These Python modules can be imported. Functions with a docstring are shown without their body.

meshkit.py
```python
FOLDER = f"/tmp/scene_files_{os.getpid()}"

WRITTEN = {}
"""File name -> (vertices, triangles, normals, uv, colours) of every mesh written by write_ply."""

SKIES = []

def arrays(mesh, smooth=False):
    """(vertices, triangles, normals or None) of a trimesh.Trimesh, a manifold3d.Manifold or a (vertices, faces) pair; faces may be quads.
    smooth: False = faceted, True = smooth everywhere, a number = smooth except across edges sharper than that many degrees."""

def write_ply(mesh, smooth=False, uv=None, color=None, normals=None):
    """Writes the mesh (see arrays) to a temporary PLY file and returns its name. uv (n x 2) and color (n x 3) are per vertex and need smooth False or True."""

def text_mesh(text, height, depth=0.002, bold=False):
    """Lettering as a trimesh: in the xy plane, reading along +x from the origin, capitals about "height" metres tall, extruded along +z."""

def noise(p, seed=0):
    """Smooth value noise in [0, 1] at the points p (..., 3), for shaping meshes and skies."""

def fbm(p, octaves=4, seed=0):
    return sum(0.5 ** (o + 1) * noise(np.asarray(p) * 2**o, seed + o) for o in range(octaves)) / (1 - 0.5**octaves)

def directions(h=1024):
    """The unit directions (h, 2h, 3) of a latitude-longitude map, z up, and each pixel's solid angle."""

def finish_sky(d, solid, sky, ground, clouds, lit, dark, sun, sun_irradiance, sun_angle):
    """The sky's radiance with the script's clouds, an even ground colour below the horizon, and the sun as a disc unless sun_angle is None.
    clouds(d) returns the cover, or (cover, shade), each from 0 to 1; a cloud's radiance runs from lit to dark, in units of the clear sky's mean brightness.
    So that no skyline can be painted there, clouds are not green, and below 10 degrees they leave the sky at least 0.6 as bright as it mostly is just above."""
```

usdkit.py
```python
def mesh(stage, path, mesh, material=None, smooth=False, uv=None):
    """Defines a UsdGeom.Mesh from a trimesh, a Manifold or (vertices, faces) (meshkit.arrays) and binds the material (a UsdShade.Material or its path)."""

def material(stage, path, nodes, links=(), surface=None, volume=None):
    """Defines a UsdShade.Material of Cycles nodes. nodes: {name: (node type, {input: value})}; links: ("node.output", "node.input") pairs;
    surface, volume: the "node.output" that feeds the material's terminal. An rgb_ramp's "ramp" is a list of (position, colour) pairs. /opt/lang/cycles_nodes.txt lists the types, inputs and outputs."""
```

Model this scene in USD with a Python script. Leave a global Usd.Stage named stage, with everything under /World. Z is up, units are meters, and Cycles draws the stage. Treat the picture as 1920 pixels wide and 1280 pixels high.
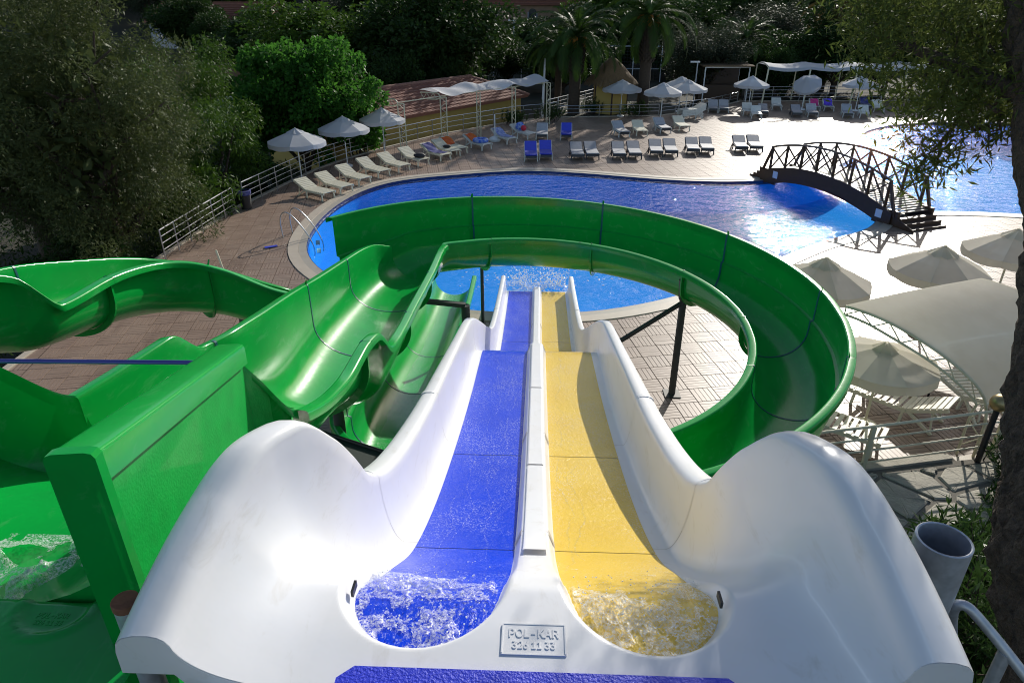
import math, random, zlib
import numpy as np, trimesh, shapely
from shapely.geometry import Polygon, Point, LineString, MultiPolygon
from scipy.interpolate import PchipInterpolator, CubicSpline
from pxr import Usd, UsdGeom, UsdLux, UsdShade, Gf, Sdf, Vt
import usdkit, meshkit

stage = Usd.Stage.CreateInMemory()
UsdGeom.SetStageUpAxis(stage, 'Z'); UsdGeom.SetStageMetersPerUnit(stage, 1.0)
W = UsdGeom.Xform.Define(stage, '/World'); stage.SetDefaultPrim(W.GetPrim())
UsdGeom.Scope.Define(stage, '/World/Looks')
rad, deg = math.radians, math.degrees

# ------------------------------------------------------------------ camera, sky, sun, exposure
EYE = np.array([0., 0., 7.8]); PITCH = rad(27.1); YAW = rad(2.2)
SUN_AZ, SUN_EL = rad(24.5), rad(22.0)
FWD = np.array([-math.sin(YAW)*math.cos(PITCH), math.cos(YAW)*math.cos(PITCH), -math.sin(PITCH)])
RGT = np.array([math.cos(YAW), math.sin(YAW), 0.]); UPV = np.cross(RGT, FWD)
cam = UsdGeom.Camera.Define(stage, '/World/camera')
cam.AddTransformOp().Set(Gf.Matrix4d(*RGT, 0, *UPV, 0, *(-FWD), 0, *EYE, 1))
cam.CreateFocalLengthAttr(24.0); cam.CreateHorizontalApertureAttr(36.0); cam.CreateVerticalApertureAttr(36.0*682/1024)
cam.CreateClippingRangeAttr(Gf.Vec2f(0.05, 2000)); cam.CreateExposureAttr(0.17)
SUN = np.array([math.sin(SUN_AZ)*math.cos(SUN_EL), math.cos(SUN_AZ)*math.cos(SUN_EL), math.sin(SUN_EL)])
usdkit.material(stage, '/World/Looks/sky', {
    'sky': ('sky_texture', {'sky_type': 'single_scattering', 'sun_disc': False, 'sun_elevation': SUN_EL, 'sun_rotation': SUN_AZ}),
    'bg': ('background_shader', {'strength': 0.102})}, [('sky.color', 'bg.color')], surface='bg.background')
dome = UsdLux.DomeLight.Define(stage, '/World/sky')
UsdShade.MaterialBindingAPI.Apply(dome.GetPrim()).Bind(UsdShade.Material.Get(stage, '/World/Looks/sky'))
dome.GetPrim().SetCustomDataByKey('kind', 'structure')
sun = UsdLux.DistantLight.Define(stage, '/World/sun')
sx = np.cross([0, 0, 1.], SUN); sx /= np.linalg.norm(sx); sy = np.cross(SUN, sx)
sun.AddTransformOp().Set(Gf.Matrix4d(*sx, 0, *sy, 0, *SUN, 0, 0, 0, 60, 1))
sun.CreateNormalizeAttr(True); sun.CreateIntensityAttr(1.08); sun.CreateAngleAttr(0.53); sun.CreateColorAttr(Gf.Vec3f(1.0, .95, .86))

def ground(px, py, z=0.0):
    'where the line of sight of a picture point meets the level z'
    d = (px-960)/1280*RGT - (py-640)/1280*UPV + FWD
    return EYE + d*((z-EYE[2])/d[2])
def at_y(px, py, y):
    d = (px-960)/1280*RGT - (py-640)/1280*UPV + FWD
    return EYE + d*(y/d[1])
def project(p):
    q = np.asarray(p, float)-EYE; w = q@FWD
    return 960+1280*(q@RGT)/w, 640-1280*(q@UPV)/w, w

# ------------------------------------------------------------------ helpers
NAMES = {}
def free(parent, name):
    k = (str(parent), name); n = NAMES.get(k, 0); NAMES[k] = n+1
    return f'{parent}/{name}' if n == 0 else f'{parent}/{name}_{n:03d}'
class T:  # a prim with the offset its children are written against
    def __init__(s, prim, loc): s.prim, s.loc = prim, np.asarray(loc, float)
def tag(prim, label=None, cat=None, group=None, kind=None):
    for k, v in (('label', label), ('category', cat), ('group', group), ('kind', kind)):
        if v: prim.SetCustomDataByKey(k, v)
def thing(name, label, cat, loc=(0, 0, 0), group=None, rz=0, kind=None):
    x = UsdGeom.Xform.Define(stage, free('/World', name)); x.AddTranslateOp().Set(Gf.Vec3d(*map(float, loc)))
    x.AddRotateZOp().Set(float(deg(rz)))
    tag(x.GetPrim(), label, cat, group, kind); return T(x.GetPrim(), loc)
class MB:
    def __init__(s): s.v, s.f, s.n = [], [], 0
    def add(s, v, f):
        v = np.asarray(v, float); f = np.asarray(f, int)
        if f.shape[1] == 4: f = np.vstack([f[:, [0, 1, 2]], f[:, [0, 2, 3]]])
        s.v.append(v); s.f.append(f+s.n); s.n += len(v); return s
    def mesh(s, m): return s.add(m.vertices, m.faces)
    def box(s, c, size, rz=0, M=None):
        h = np.asarray(size, float)/2
        p = np.array([[x, y, z] for z in (-1, 1) for y in (-1, 1) for x in (-1, 1)])*h
        if M is not None: p = p@np.asarray(M).T
        elif rz: cz, sz = math.cos(rz), math.sin(rz); p = np.stack([p[:, 0]*cz-p[:, 1]*sz, p[:, 0]*sz+p[:, 1]*cz, p[:, 2]], 1)
        return s.add(p+np.asarray(c, float), [[0, 2, 3, 1], [4, 5, 7, 6], [0, 1, 5, 4], [2, 6, 7, 3], [0, 4, 6, 2], [1, 3, 7, 5]])
    def beam(s, p, q, w, h=None):
        p, q = np.asarray(p, float), np.asarray(q, float); h = h or w; d = q-p; L = np.linalg.norm(d); d = d/L
        a = np.cross(d, [0, 0, 1.]) if abs(d[2]) < .99 else np.array([1., 0, 0]); a /= np.linalg.norm(a); b = np.cross(a, d)
        return s.box((p+q)/2, (w, L, h), M=np.stack([a, d, b], 1))
    def tube(s, pts, r, n=8, caps=True):
        P = np.asarray(pts, float); r = np.broadcast_to(np.asarray(r, float), len(P))
        d = np.gradient(P, axis=0); d /= np.linalg.norm(d, axis=1, keepdims=True)
        a = np.cross(d[0], [0, 0, 1.]); a = a if np.linalg.norm(a) > .1 else np.array([1., 0, 0]); V = []
        th = np.arange(n)/n*2*math.pi
        for i in range(len(P)):
            a = a-d[i]*(a@d[i]); a /= np.linalg.norm(a); b = np.cross(d[i], a)
            V.append(P[i]+r[i]*(np.cos(th)[:, None]*a+np.sin(th)[:, None]*b))
        V = np.vstack(V); m = len(P); F = []
        for i in range(m-1):
            for k in range(n):
                F.append([i*n+k, i*n+(k+1) % n, (i+1)*n+(k+1) % n, (i+1)*n+k])
        s.add(V, F)
        if caps:
            for i, o in ((0, -1), (m-1, 1)):
                c = np.vstack([V[i*n:(i+1)*n], P[i]]); s.add(c, [[k, (k+1) % n, n][::o] for k in range(n)])
        return s
    def lathe(s, prof, c=(0, 0, 0), n=16, tilt=None):
        P = np.asarray(prof, float); th = np.arange(n)/n*2*math.pi
        V = np.stack([P[:, None, 0]*np.cos(th), P[:, None, 0]*np.sin(th), np.repeat(P[:, 1:2], n, 1)], -1).reshape(-1, 3)
        if tilt is not None: V = V@np.asarray(tilt).T
        F = [[i*n+k, i*n+(k+1) % n, (i+1)*n+(k+1) % n, (i+1)*n+k] for i in range(len(P)-1) for k in range(n)]
        return s.add(V+np.asarray(c, float), F)
    def grid(s, G):
        G = np.asarray(G, float); a, b = G.shape[:2]; i = np.arange(a*b).reshape(a, b)
        return s.add(G.reshape(-1, 3), np.stack([i[:-1, :-1], i[:-1, 1:], i[1:, 1:], i[1:, :-1]], -1).reshape(-1, 4))
    def poly(s, pg, z0, z1=None):
        for g in getattr(pg, 'geoms', [pg]):
            if g.is_empty or g.area < 1e-5: continue
            if z1 is None:
                v, f = trimesh.creation.triangulate_polygon(g, engine='earcut'); v = v[:, :2]; a, b = v[f[:, 1]]-v[f[:, 0]], v[f[:, 2]]-v[f[:, 0]]
                neg = a[:, 0]*b[:, 1]-a[:, 1]*b[:, 0] < 0; f = np.array(f); f[neg] = f[neg][:, ::-1]; s.add(np.c_[v, np.full(len(v), z0)], f)
            else:
                m = trimesh.creation.extrude_polygon(g, z1-z0, engine='earcut'); s.add(m.vertices+[0, 0, z0], m.faces)
        return s
    def out(s): return np.vstack(s.v), np.vstack(s.f)
def obj(name, mb, mat, parent=None, smooth=False, label=None, cat=None, group=None, kind=None):
    base = str(parent.prim.GetPath()) if parent else '/World'
    v, f = mb.out(); loc = parent.loc if parent else np.zeros(3)
    m = usdkit.mesh(stage, free(base, name), (v-loc, f), MAT[mat], smooth=smooth)
    m.CreateDoubleSidedAttr(True); tag(m.GetPrim(), label, cat, group, kind); return T(m.GetPrim(), loc)
def dup(t, loc, rz=0, label=None, group=None, scale=None, cat=None):
    was = t.prim.GetCustomData()
    base = str(t.prim.GetName()); base = base[:-4] if base[-4:-3] == '_' and base[-3:].isdigit() else base
    x = UsdGeom.Xform.Define(stage, free('/World', base)); p = x.GetPrim()
    p.GetReferences().AddInternalReference(t.prim.GetPath())
    x.ClearXformOpOrder()
    x = UsdGeom.Xformable(p); x.SetXformOpOrder([])
    tr = x.GetPrim().CreateAttribute('xformOp:translate', Sdf.ValueTypeNames.Double3); tr.Set(Gf.Vec3d(*map(float, loc)))
    ro = x.GetPrim().CreateAttribute('xformOp:rotateZ', Sdf.ValueTypeNames.Float); ro.Set(float(deg(rz)))
    order = ['xformOp:translate', 'xformOp:rotateZ']
    if scale is not None:
        sc = x.GetPrim().CreateAttribute('xformOp:scale', Sdf.ValueTypeNames.Double3); sc.Set(Gf.Vec3d(*map(float, np.broadcast_to(scale, 3)))); order.append('xformOp:scale')
    p.GetAttribute('xformOpOrder').Set(Vt.TokenArray(order))
    p.SetInstanceable(True); tag(p, label or was.get('label'), cat or was.get('category'), group or was.get('group')); return T(p, loc)
def sm(x, a, b):
    t = np.clip((x-a)/(b-a), 0, 1); return t*t*(3-2*t)

# ------------------------------------------------------------------ materials
MAT = {}
def mat(name, col, rough=.5, var=.0, scale=3., bump=0., bscale=40., dist=.01, spec=.5, coat=0., trans=0., metal=0., island=0., col2=None, coat_rough=.05, wear=None):
    'a principled surface: colour varied by noise (towards col2) and by piece, fine relief from noise'
    col = np.asarray(col, float); c2 = np.asarray(col2 if col2 is not None else col*(1-.6), float)
    N = {'g': ('geometry', {}), 'p': ('principled_bsdf', {'roughness': rough, 'specular_ior_level': spec, 'coat_weight': coat, 'coat_roughness': coat_rough, 'metallic': metal, 'base_color': tuple(col)})}
    L = []; src = None
    if var:
        N['n'] = ('noise_texture', {'scale': scale, 'detail': 5., 'roughness': .6})
        N['m'] = ('mix', {'mix_type': 'mix', 'color1': tuple(col), 'color2': tuple(c2)})
        N['k'] = ('map_range', {'from_min': .38, 'from_max': .72, 'to_min': 0., 'to_max': var, 'clamp': True})
        L += [('g.position', 'n.vector'), ('n.fac', 'k.value'), ('k.result', 'm.fac')]; src = 'm.color'
    if island:
        N['h'] = ('hsv', {'color': tuple(col)})
        N['hm'] = ('map_range', {'from_min': 0., 'from_max': 1., 'to_min': 1-island, 'to_max': 1+island})
        L += [('g.random_per_island', 'hm.value'), ('hm.result', 'h.value')]
        if src: L.append((src, 'h.color'))
        src = 'h.color'
    if wear:   # marks left by water and use: (colour, strength, scale, threshold)
        wc_, ws, wsc, wt = wear
        N['wm'] = ('mapping', {'mapping_type': 'point', 'scale': (1., .35, 1.)}); N['wn'] = ('noise_texture', {'scale': wsc, 'detail': 8., 'roughness': .7, 'distortion': .5})
        N['wk'] = ('map_range', {'from_min': wt, 'from_max': wt+.2, 'to_min': 0., 'to_max': ws, 'clamp': True}); N['wx'] = ('mix', {'color1': tuple(col), 'color2': tuple(wc_)})
        L += [('g.position', 'wm.vector'), ('wm.vector', 'wn.vector'), ('wn.fac', 'wk.value'), ('wk.result', 'wx.fac')]
        if src: L.append((src, 'wx.color1'))
        src = 'wx.color'
    if src: L.append((src, 'p.base_color'))
    if bump:
        N['bn'] = ('noise_texture', {'scale': bscale, 'detail': 4.}); N['b'] = ('bump', {'strength': bump, 'distance': dist})
        L += [('g.position', 'bn.vector'), ('bn.fac', 'b.height'), ('b.normal', 'p.normal')]
    out = 'p.BSDF'
    if trans:
        N['t'] = ('translucent_bsdf', {'color': tuple(np.minimum(1, col*1.3))}); N['x'] = ('mix_closure', {'fac': trans})
        if src: L.append((src, 't.color'))
        L += [('p.BSDF', 'x.closure1'), ('t.BSDF', 'x.closure2')]; out = 'x.closure'
    MAT[name] = usdkit.material(stage, f'/World/Looks/{name}', N, L, surface=out)
mat('green_gelcoat', (.003, .36, .05), .2, var=.5, scale=1.7, bump=.05, bscale=9, dist=.03, coat=.1, spec=.42, trans=.04, col2=(.006, .26, .045), coat_rough=.1, wear=((.16, .42, .22), .35, 5., .55))
mat('green_rough', (.004, .36, .055), .45, spec=.25, var=.4, scale=6, bump=.25, bscale=60, dist=.01, col2=(.005, .18, .03), coat=.2)
mat('white_gelcoat', (.82, .83, .86), .34, var=.3, scale=1.3, bump=.05, bscale=6, dist=.03, coat=.15, spec=.3, col2=(.74, .70, .62), coat_rough=.1, trans=.05, wear=((.50, .46, .38), .4, 7., .56))
mat('joint_seal', (.008, .10, .12), .4)
mat('white_seal', (.45, .42, .38), .5)
mat('blue_foam', (.012, .03, .62), .45, var=.3, scale=3, bump=.5, bscale=90, dist=.012, col2=(.012, .03, .42), coat=.25)
mat('steel', (.55, .57, .6), .28, var=.4, scale=5, metal=1., bump=.05)
mat('blue_steel', (.06, .06, .26), .3, metal=.6, coat=.3)
mat('galvanised', (.5, .53, .6), .42, var=.5, scale=14, metal=.8, bump=.1)
mat('rust', (.18, .075, .04), .85, var=.6, scale=30, bump=.4)
mat('grey_paint', (.045, .05, .045), .5, var=.3, scale=4)
mat('cream_paint', (.62, .58, .42), .45, var=.35, scale=5, col2=(.42, .36, .22))
mat('white_paint', (.72, .73, .74), .4, var=.25, scale=4, col2=(.5, .5, .5))
mat('black_paint', (.012, .012, .014), .4)
mat('brass', (.42, .32, .16), .35, metal=.9, var=.3, scale=20)
mat('deck_base', (.09, .06, .045), .9)
mat('deck_slat', (.38, .275, .21), .44, var=.6, scale=.8, island=.2, bump=.15, bscale=120, dist=.004, spec=.55, col2=(.27, .175, .13), wear=((.13, .085, .065), .7, .9, .52))
mat('coping', (.48, .42, .34), .55, var=.4, scale=2.5, bump=.12, bscale=50, col2=(.36, .30, .24))
mat('coping_inner', (.38, .35, .30), .5, var=.4, scale=3, bump=.12, bscale=50, col2=(.28, .25, .2))
mat('pool_tile', (.03, .40, .92), .9, spec=.05, var=.35, scale=.6, col2=(.015, .27, .80))
mat('pool_line', (.01, .02, .10), .4)
mat('soil', (.05, .045, .03), .95, var=.6, scale=.8, bump=.5, bscale=8, dist=.05, col2=(.03, .04, .018))
mat('hill', (.055, .06, .035), .95, var=.7, scale=.12, col2=(.03, .04, .02))
mat('bridge_wood', (.05, .024, .012), .45, var=.5, scale=9, bump=.2, bscale=60, col2=(.025, .012, .008))
mat('bridge_rail', (.07, .04, .025), .3, var=.4, scale=9, coat=.4)
mat('bridge_floor', (.22, .17, .13), .5, var=.4, scale=5)
mat('notice', (.55, .6, .75), .5)
mat('canvas_white', (.70, .71, .74), .8, var=.2, scale=2, trans=.35, bump=.1, bscale=25, col2=(.6, .6, .6))
mat('canvas_cream', (.78, .75, .64), .8, var=.25, scale=2, trans=.55, bump=.1, bscale=25, col2=(.55, .5, .36))
mat('canvas_dark', (.05, .065, .06), .8, var=.3, scale=2, bump=.2, bscale=30)
mat('lounger_cream', (.68, .65, .52), .5, var=.25, scale=5, island=.05, col2=(.55, .48, .3))
mat('lounger_white', (.66, .66, .62), .5, var=.25, scale=5, island=.05)
mat('lounger_mesh', (.30, .31, .34), .6, var=.3, scale=6, bump=.15, bscale=90)
mat('cushion_blue', (.015, .04, .50), .7, var=.3, scale=6, bump=.2, bscale=50)
mat('lounger_dark', (.05, .05, .055), .5)
mat('towel_blue', (.02, .09, .55), .9, var=.9, scale=5, bump=.4, bscale=60, col2=(.5, .6, .7))
mat('towel_navy', (.015, .02, .16), .9, var=.6, scale=6, bump=.4, bscale=60, col2=(.2, .2, .4))
mat('towel_orange', (.62, .08, .02), .9, var=.5, scale=6, bump=.4, bscale=60, col2=(.5, .3, .02))
mat('towel_pink', (.65, .05, .25), .9, var=.4, scale=6, bump=.4, bscale=60)
mat('towel_violet', (.12, .06, .7), .9, var=.4, scale=6, bump=.4, bscale=60)
mat('towel_check', (.45, .5, .7), .9, var=1., scale=5, bump=.4, bscale=60, col2=(.04, .08, .45))
mat('bag_black', (.012, .012, .016), .7, bump=.3, bscale=30)
mat('red_plastic', (.5, .02, .05), .4)
mat('shed_wall', (.42, .30, .09), .85, var=.3, scale=1.5, bump=.15, bscale=40, col2=(.33, .23, .07))
mat('roof_tile', (.27, .10, .065), .8, var=.6, scale=2.5, island=.2, bump=.3, bscale=30, col2=(.16, .07, .05))
mat('ridge_tile', (.36, .17, .12), .8, var=.5, scale=5, island=.15)
mat('stone_wall', (.24, .15, .10), .9, var=.7, scale=2.2, bump=.6, bscale=6, dist=.05, col2=(.15, .1, .08))
mat('pale_wall', (.35, .36, .42), .9, var=.3, scale=.6)
mat('window_dark', (.015, .018, .025), .15)
mat('straw', (.16, .10, .05), .95, var=.6, scale=12, bump=.6, bscale=60)
mat('paving_stone', (.50, .46, .37), .8, var=.6, scale=3.5, island=.14, bump=.6, bscale=22, dist=.02, col2=(.28, .25, .21))
mat('mortar', (.2, .18, .15), .95, var=.4, scale=12, bump=.4)
mat('bark', (.085, .058, .04), .95, var=1., scale=14, bump=1., bscale=26, dist=.08, col2=(.02, .014, .01))
mat('palm_bark', (.075, .052, .036), .95, var=.6, scale=8, island=.3, bump=.6, bscale=25, dist=.03, col2=(.03, .02, .015))
mat('dates', (.42, .16, .02), .8, var=.5, scale=12)
def leaf(name, a, b, tr=.3, rough=.55):
    N = {'g': ('geometry', {}), 'r': ('rgb_ramp', {'ramp': [(0., a), (1., b)]}), 'p': ('principled_bsdf', {'roughness': rough, 'specular_ior_level': .2}),
         't': ('translucent_bsdf', {}), 'x': ('mix_closure', {'fac': tr}), 'n': ('noise_texture', {'scale': .9, 'detail': 2.}), 'a': ('math', {'math_type': 'multiply_add', 'value2': .55, 'value3': 0.})
         , 'b': ('math', {'math_type': 'multiply_add', 'value2': .45})}
    MAT[name] = usdkit.material(stage, f'/World/Looks/{name}', N, [('g.random_per_island', 'b.value1'), ('g.position', 'n.vector'), ('n.fac', 'a.value1'), ('a.value', 'b.value3'), ('b.value', 'r.fac'), ('r.color', 'p.base_color'), ('r.color', 't.color'), ('p.BSDF', 'x.closure1'), ('t.BSDF', 'x.closure2')], surface='x.closure')
leaf('leaf_olive', (0.031, 0.050, 0.011), (0.198, 0.234, 0.090), .28)
leaf('leaf_mulberry', (.03, .11, .014), (.12, .32, .04), .5)
leaf('leaf_dark', (0.014, 0.036, 0.007), (0.058, 0.115, 0.022), .28)
leaf('leaf_bright', (0.036, 0.086, 0.009), (0.122, 0.209, 0.029), .28)
leaf('leaf_grey', (0.032, 0.043, 0.025), (0.094, 0.122, 0.065), .28)
leaf('leaf_palm', (0.022, 0.050, 0.009), (0.072, 0.144, 0.022), .28)
leaf('leaf_palm_dry', (.12, .09, .03), (.25, .19, .07), .3)
leaf('leaf_oleander', (.025, .06, .014), (.09, .16, .04), .3, .35)
leaf('leaf_acacia', (0.050, 0.075, 0.018), (0.200, 0.237, 0.056), .45)
# yellow mat under a thin film of running water, and blue the same: glints of the film painted into the colour as white flecks
def lane(name, a, b, glint_fleck):
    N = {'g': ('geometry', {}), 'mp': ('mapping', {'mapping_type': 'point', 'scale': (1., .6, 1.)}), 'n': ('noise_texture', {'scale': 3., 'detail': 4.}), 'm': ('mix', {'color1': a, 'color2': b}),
         'f': ('noise_texture', {'scale': 75., 'detail': 3., 'roughness': .7}), 'fk': ('map_range', {'from_min': .53, 'from_max': .66, 'to_min': 0., 'to_max': glint_fleck, 'clamp': True}),
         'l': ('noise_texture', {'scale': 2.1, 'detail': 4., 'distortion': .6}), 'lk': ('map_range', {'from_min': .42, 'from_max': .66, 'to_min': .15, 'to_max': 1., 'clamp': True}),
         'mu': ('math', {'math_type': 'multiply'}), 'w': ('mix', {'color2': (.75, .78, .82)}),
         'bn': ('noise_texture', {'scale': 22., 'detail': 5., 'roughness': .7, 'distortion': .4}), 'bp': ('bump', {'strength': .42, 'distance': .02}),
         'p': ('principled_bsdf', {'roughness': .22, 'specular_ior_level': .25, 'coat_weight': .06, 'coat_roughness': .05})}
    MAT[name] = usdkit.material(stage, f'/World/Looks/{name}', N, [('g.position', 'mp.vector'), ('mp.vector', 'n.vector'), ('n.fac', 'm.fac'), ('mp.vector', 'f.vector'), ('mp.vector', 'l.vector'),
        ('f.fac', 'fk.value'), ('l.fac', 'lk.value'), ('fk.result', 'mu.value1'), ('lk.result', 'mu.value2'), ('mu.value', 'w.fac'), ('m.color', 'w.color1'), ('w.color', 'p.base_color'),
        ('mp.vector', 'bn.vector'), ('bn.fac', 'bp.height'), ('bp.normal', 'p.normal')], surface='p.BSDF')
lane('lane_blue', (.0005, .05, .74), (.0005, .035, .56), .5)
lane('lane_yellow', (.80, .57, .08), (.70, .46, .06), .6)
# flume bottoms under running water
def water(name, tint, scale, dist, fdist, rough=.0):
    N = {'g': ('geometry', {}), 'n1': ('noise_texture', {'scale': scale, 'detail': 3., 'distortion': .6}), 'n2': ('noise_texture', {'scale': scale*3.3, 'detail': 2., 'distortion': .3}),
         'mp': ('mapping', {'mapping_type': 'point', 'rotation': (0., 0., .4), 'scale': (1., 1.25, 1.)}),
         'ad': ('math', {'math_type': 'multiply_add', 'value2': .3}), 'b': ('bump', {'strength': 1., 'distance': dist}), 'b2': ('bump', {'strength': 1., 'distance': fdist}),
         'fr': ('layer_weight', {'blend': .5}), 'pw': ('math', {'math_type': 'power', 'value2': 4.}), 'ma': ('math', {'math_type': 'multiply_add', 'value2': .46, 'value3': .022}), 'gl': ('glossy_bsdf', {'roughness': rough, 'color': (1., 1., 1.)}), 'tr': ('transparent_bsdf', {'color': tint}), 'x': ('mix_closure', {})}
    MAT[name] = usdkit.material(stage, f'/World/Looks/{name}', N, [('g.position', 'mp.vector'), ('mp.vector', 'n1.vector'), ('mp.vector', 'n2.vector'), ('n2.fac', 'ad.value1'), ('n1.fac', 'ad.value3'), ('ad.value', 'b.height'), ('ad.value', 'b2.height'),
        ('b.normal', 'gl.normal'), ('fr.facing', 'pw.value1'), ('pw.value', 'ma.value1'), ('ma.value', 'x.fac'), ('tr.BSDF', 'x.closure1'), ('gl.BSDF', 'x.closure2')], surface='x.closure')
water('pool_water', (.55, .88, 1.), 2.1, .09, .05, .03)
# broken white water: opaque where the noise is high, clear between
def foam(name, lo, hi, scale, gloss=.07):
    N = {'g': ('geometry', {}), 'n': ('noise_texture', {'scale': scale, 'detail': 6., 'roughness': .72, 'distortion': .8}), 'k': ('map_range', {'from_min': lo, 'from_max': hi, 'to_min': 0., 'to_max': 1., 'clamp': True}),
         'p': ('principled_bsdf', {'base_color': (.90, .92, .94), 'roughness': .35, 'specular_ior_level': .5}), 't': ('transparent_bsdf', {'color': (.97, .98, 1.)}), 'tl': ('translucent_bsdf', {'color': (.9, .92, .94)}), 'pt': ('mix_closure', {'fac': .35}),
         'gl': ('glossy_bsdf', {'roughness': .08}), 'bb': ('bump', {'strength': .4, 'distance': .008}), 'w': ('mix_closure', {'fac': gloss}), 'x': ('mix_closure', {})}
    MAT[name] = usdkit.material(stage, f'/World/Looks/{name}', N, [('g.position', 'n.vector'), ('n.fac', 'k.value'), ('k.result', 'x.fac'), ('n.fac', 'bb.height'), ('bb.normal', 'gl.normal'), ('bb.normal', 'p.normal'),
        ('t.BSDF', 'w.closure1'), ('gl.BSDF', 'w.closure2'), ('w.closure', 'x.closure1'), ('p.BSDF', 'pt.closure1'), ('tl.BSDF', 'pt.closure2'), ('pt.closure', 'x.closure2')], surface='x.closure')
foam('foam', .45, .62, 62.)
foam('stream_water', .56, .66, 60., .04)
mat('droplet', (.9, .92, .95), .15, trans=.4)
# ------------------------------------------------------------------ the setting
def smooth_closed(pts, n=260):
    P = np.asarray(pts, float); P = np.vstack([P, P[:1]]); t = np.r_[0, np.cumsum(np.linalg.norm(np.diff(P, axis=0), axis=1))]
    c = CubicSpline(t, P, bc_type='periodic'); return Polygon(c(np.linspace(0, t[-1], n, endpoint=False))).buffer(0)
POOL = smooth_closed([(-7.75, 21.6), (-6.5, 19.6), (-4.5, 18.0), (-1.9, 17.1), (1.4, 17.1), (3.9, 18.2), (7.7, 21.3), (10.4, 23.6), (12.4, 25.1), (13.6, 26.6), (15.2, 27.2),
    (19.2, 27.0), (26, 25.5), (36, 27.5), (42, 36), (40, 46), (31, 48.6), (24.3, 47.9), (21.0, 45.6), (18.9, 42.3), (16.6, 37.4), (13.6, 33.9), (10.8, 32.2), (6.8, 31.9), (1.6, 33.3), (-1.1, 33.5), (-4, 32.6), (-6.6, 31.2), (-8.2, 27.6), (-8.3, 24.2)])
DECK = Polygon([(-12.0, 3), (-12.35, 20.7), (-12.2, 26.2), (-12.1, 27.0), (-10.9, 33.5), (-10.0, 36.0), (-8.7, 38.6), (-5.8, 43.2), (-1.5, 48.0), (1.2, 49.6), (8.5, 50.6), (12.5, 53.5), (16, 58), (46, 60), (46, 8), (20, 11.8), (8.9, 10.95), (5.9, 10.3), (3.2, 9.7), (2.6, 3)])
# terrain: one sheet; under the terrace it lies out of the way, behind it rises to a wooded hillside
gx = np.unique(np.r_[np.linspace(-260, 260, 53), np.linspace(-40, 50, 91)]); gy = np.unique(np.r_[np.linspace(-60, 420, 49), np.linspace(-6, 70, 77)])
X, Y = np.meshgrid(gx, gy, indexing='ij')
def land(x, y):
    h = -.35 + .12*np.sin(x*.31+1)*np.cos(y*.23)
    h = h - .95*sm(-x+np.where(np.asarray(y) > 33, (np.asarray(y)-33)*.72, 0)-12.0, 0, 1.5)*sm(y, 60, 54)
    h = h + 24*sm(y, 84, 260) + 4*sm(y, 66, 100)*sm(-x, -8, 40) + 2.5*sm(-x, 20, 70)
    near = sm(x, 2.6, 3.6)*sm(y, 11.5, 9.2)*sm(y, -8, 0)      # planted bank that climbs beside the slide
    return h + near*(.42+1.9*sm(y, 8.6, 4.0)*sm(x, 2.4, 5.5))
Z = land(X, Y); inside = shapely.contains_xy(DECK.buffer(-.9), X.ravel(), Y.ravel()).reshape(X.shape); Z[inside] = -3.2
obj('ground', MB().grid(np.stack([X, Y, Z], -1)), 'soil', smooth=True, kind='structure')
cop_out = POOL.buffer(.62); cop_mid = POOL.buffer(.27)
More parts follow.
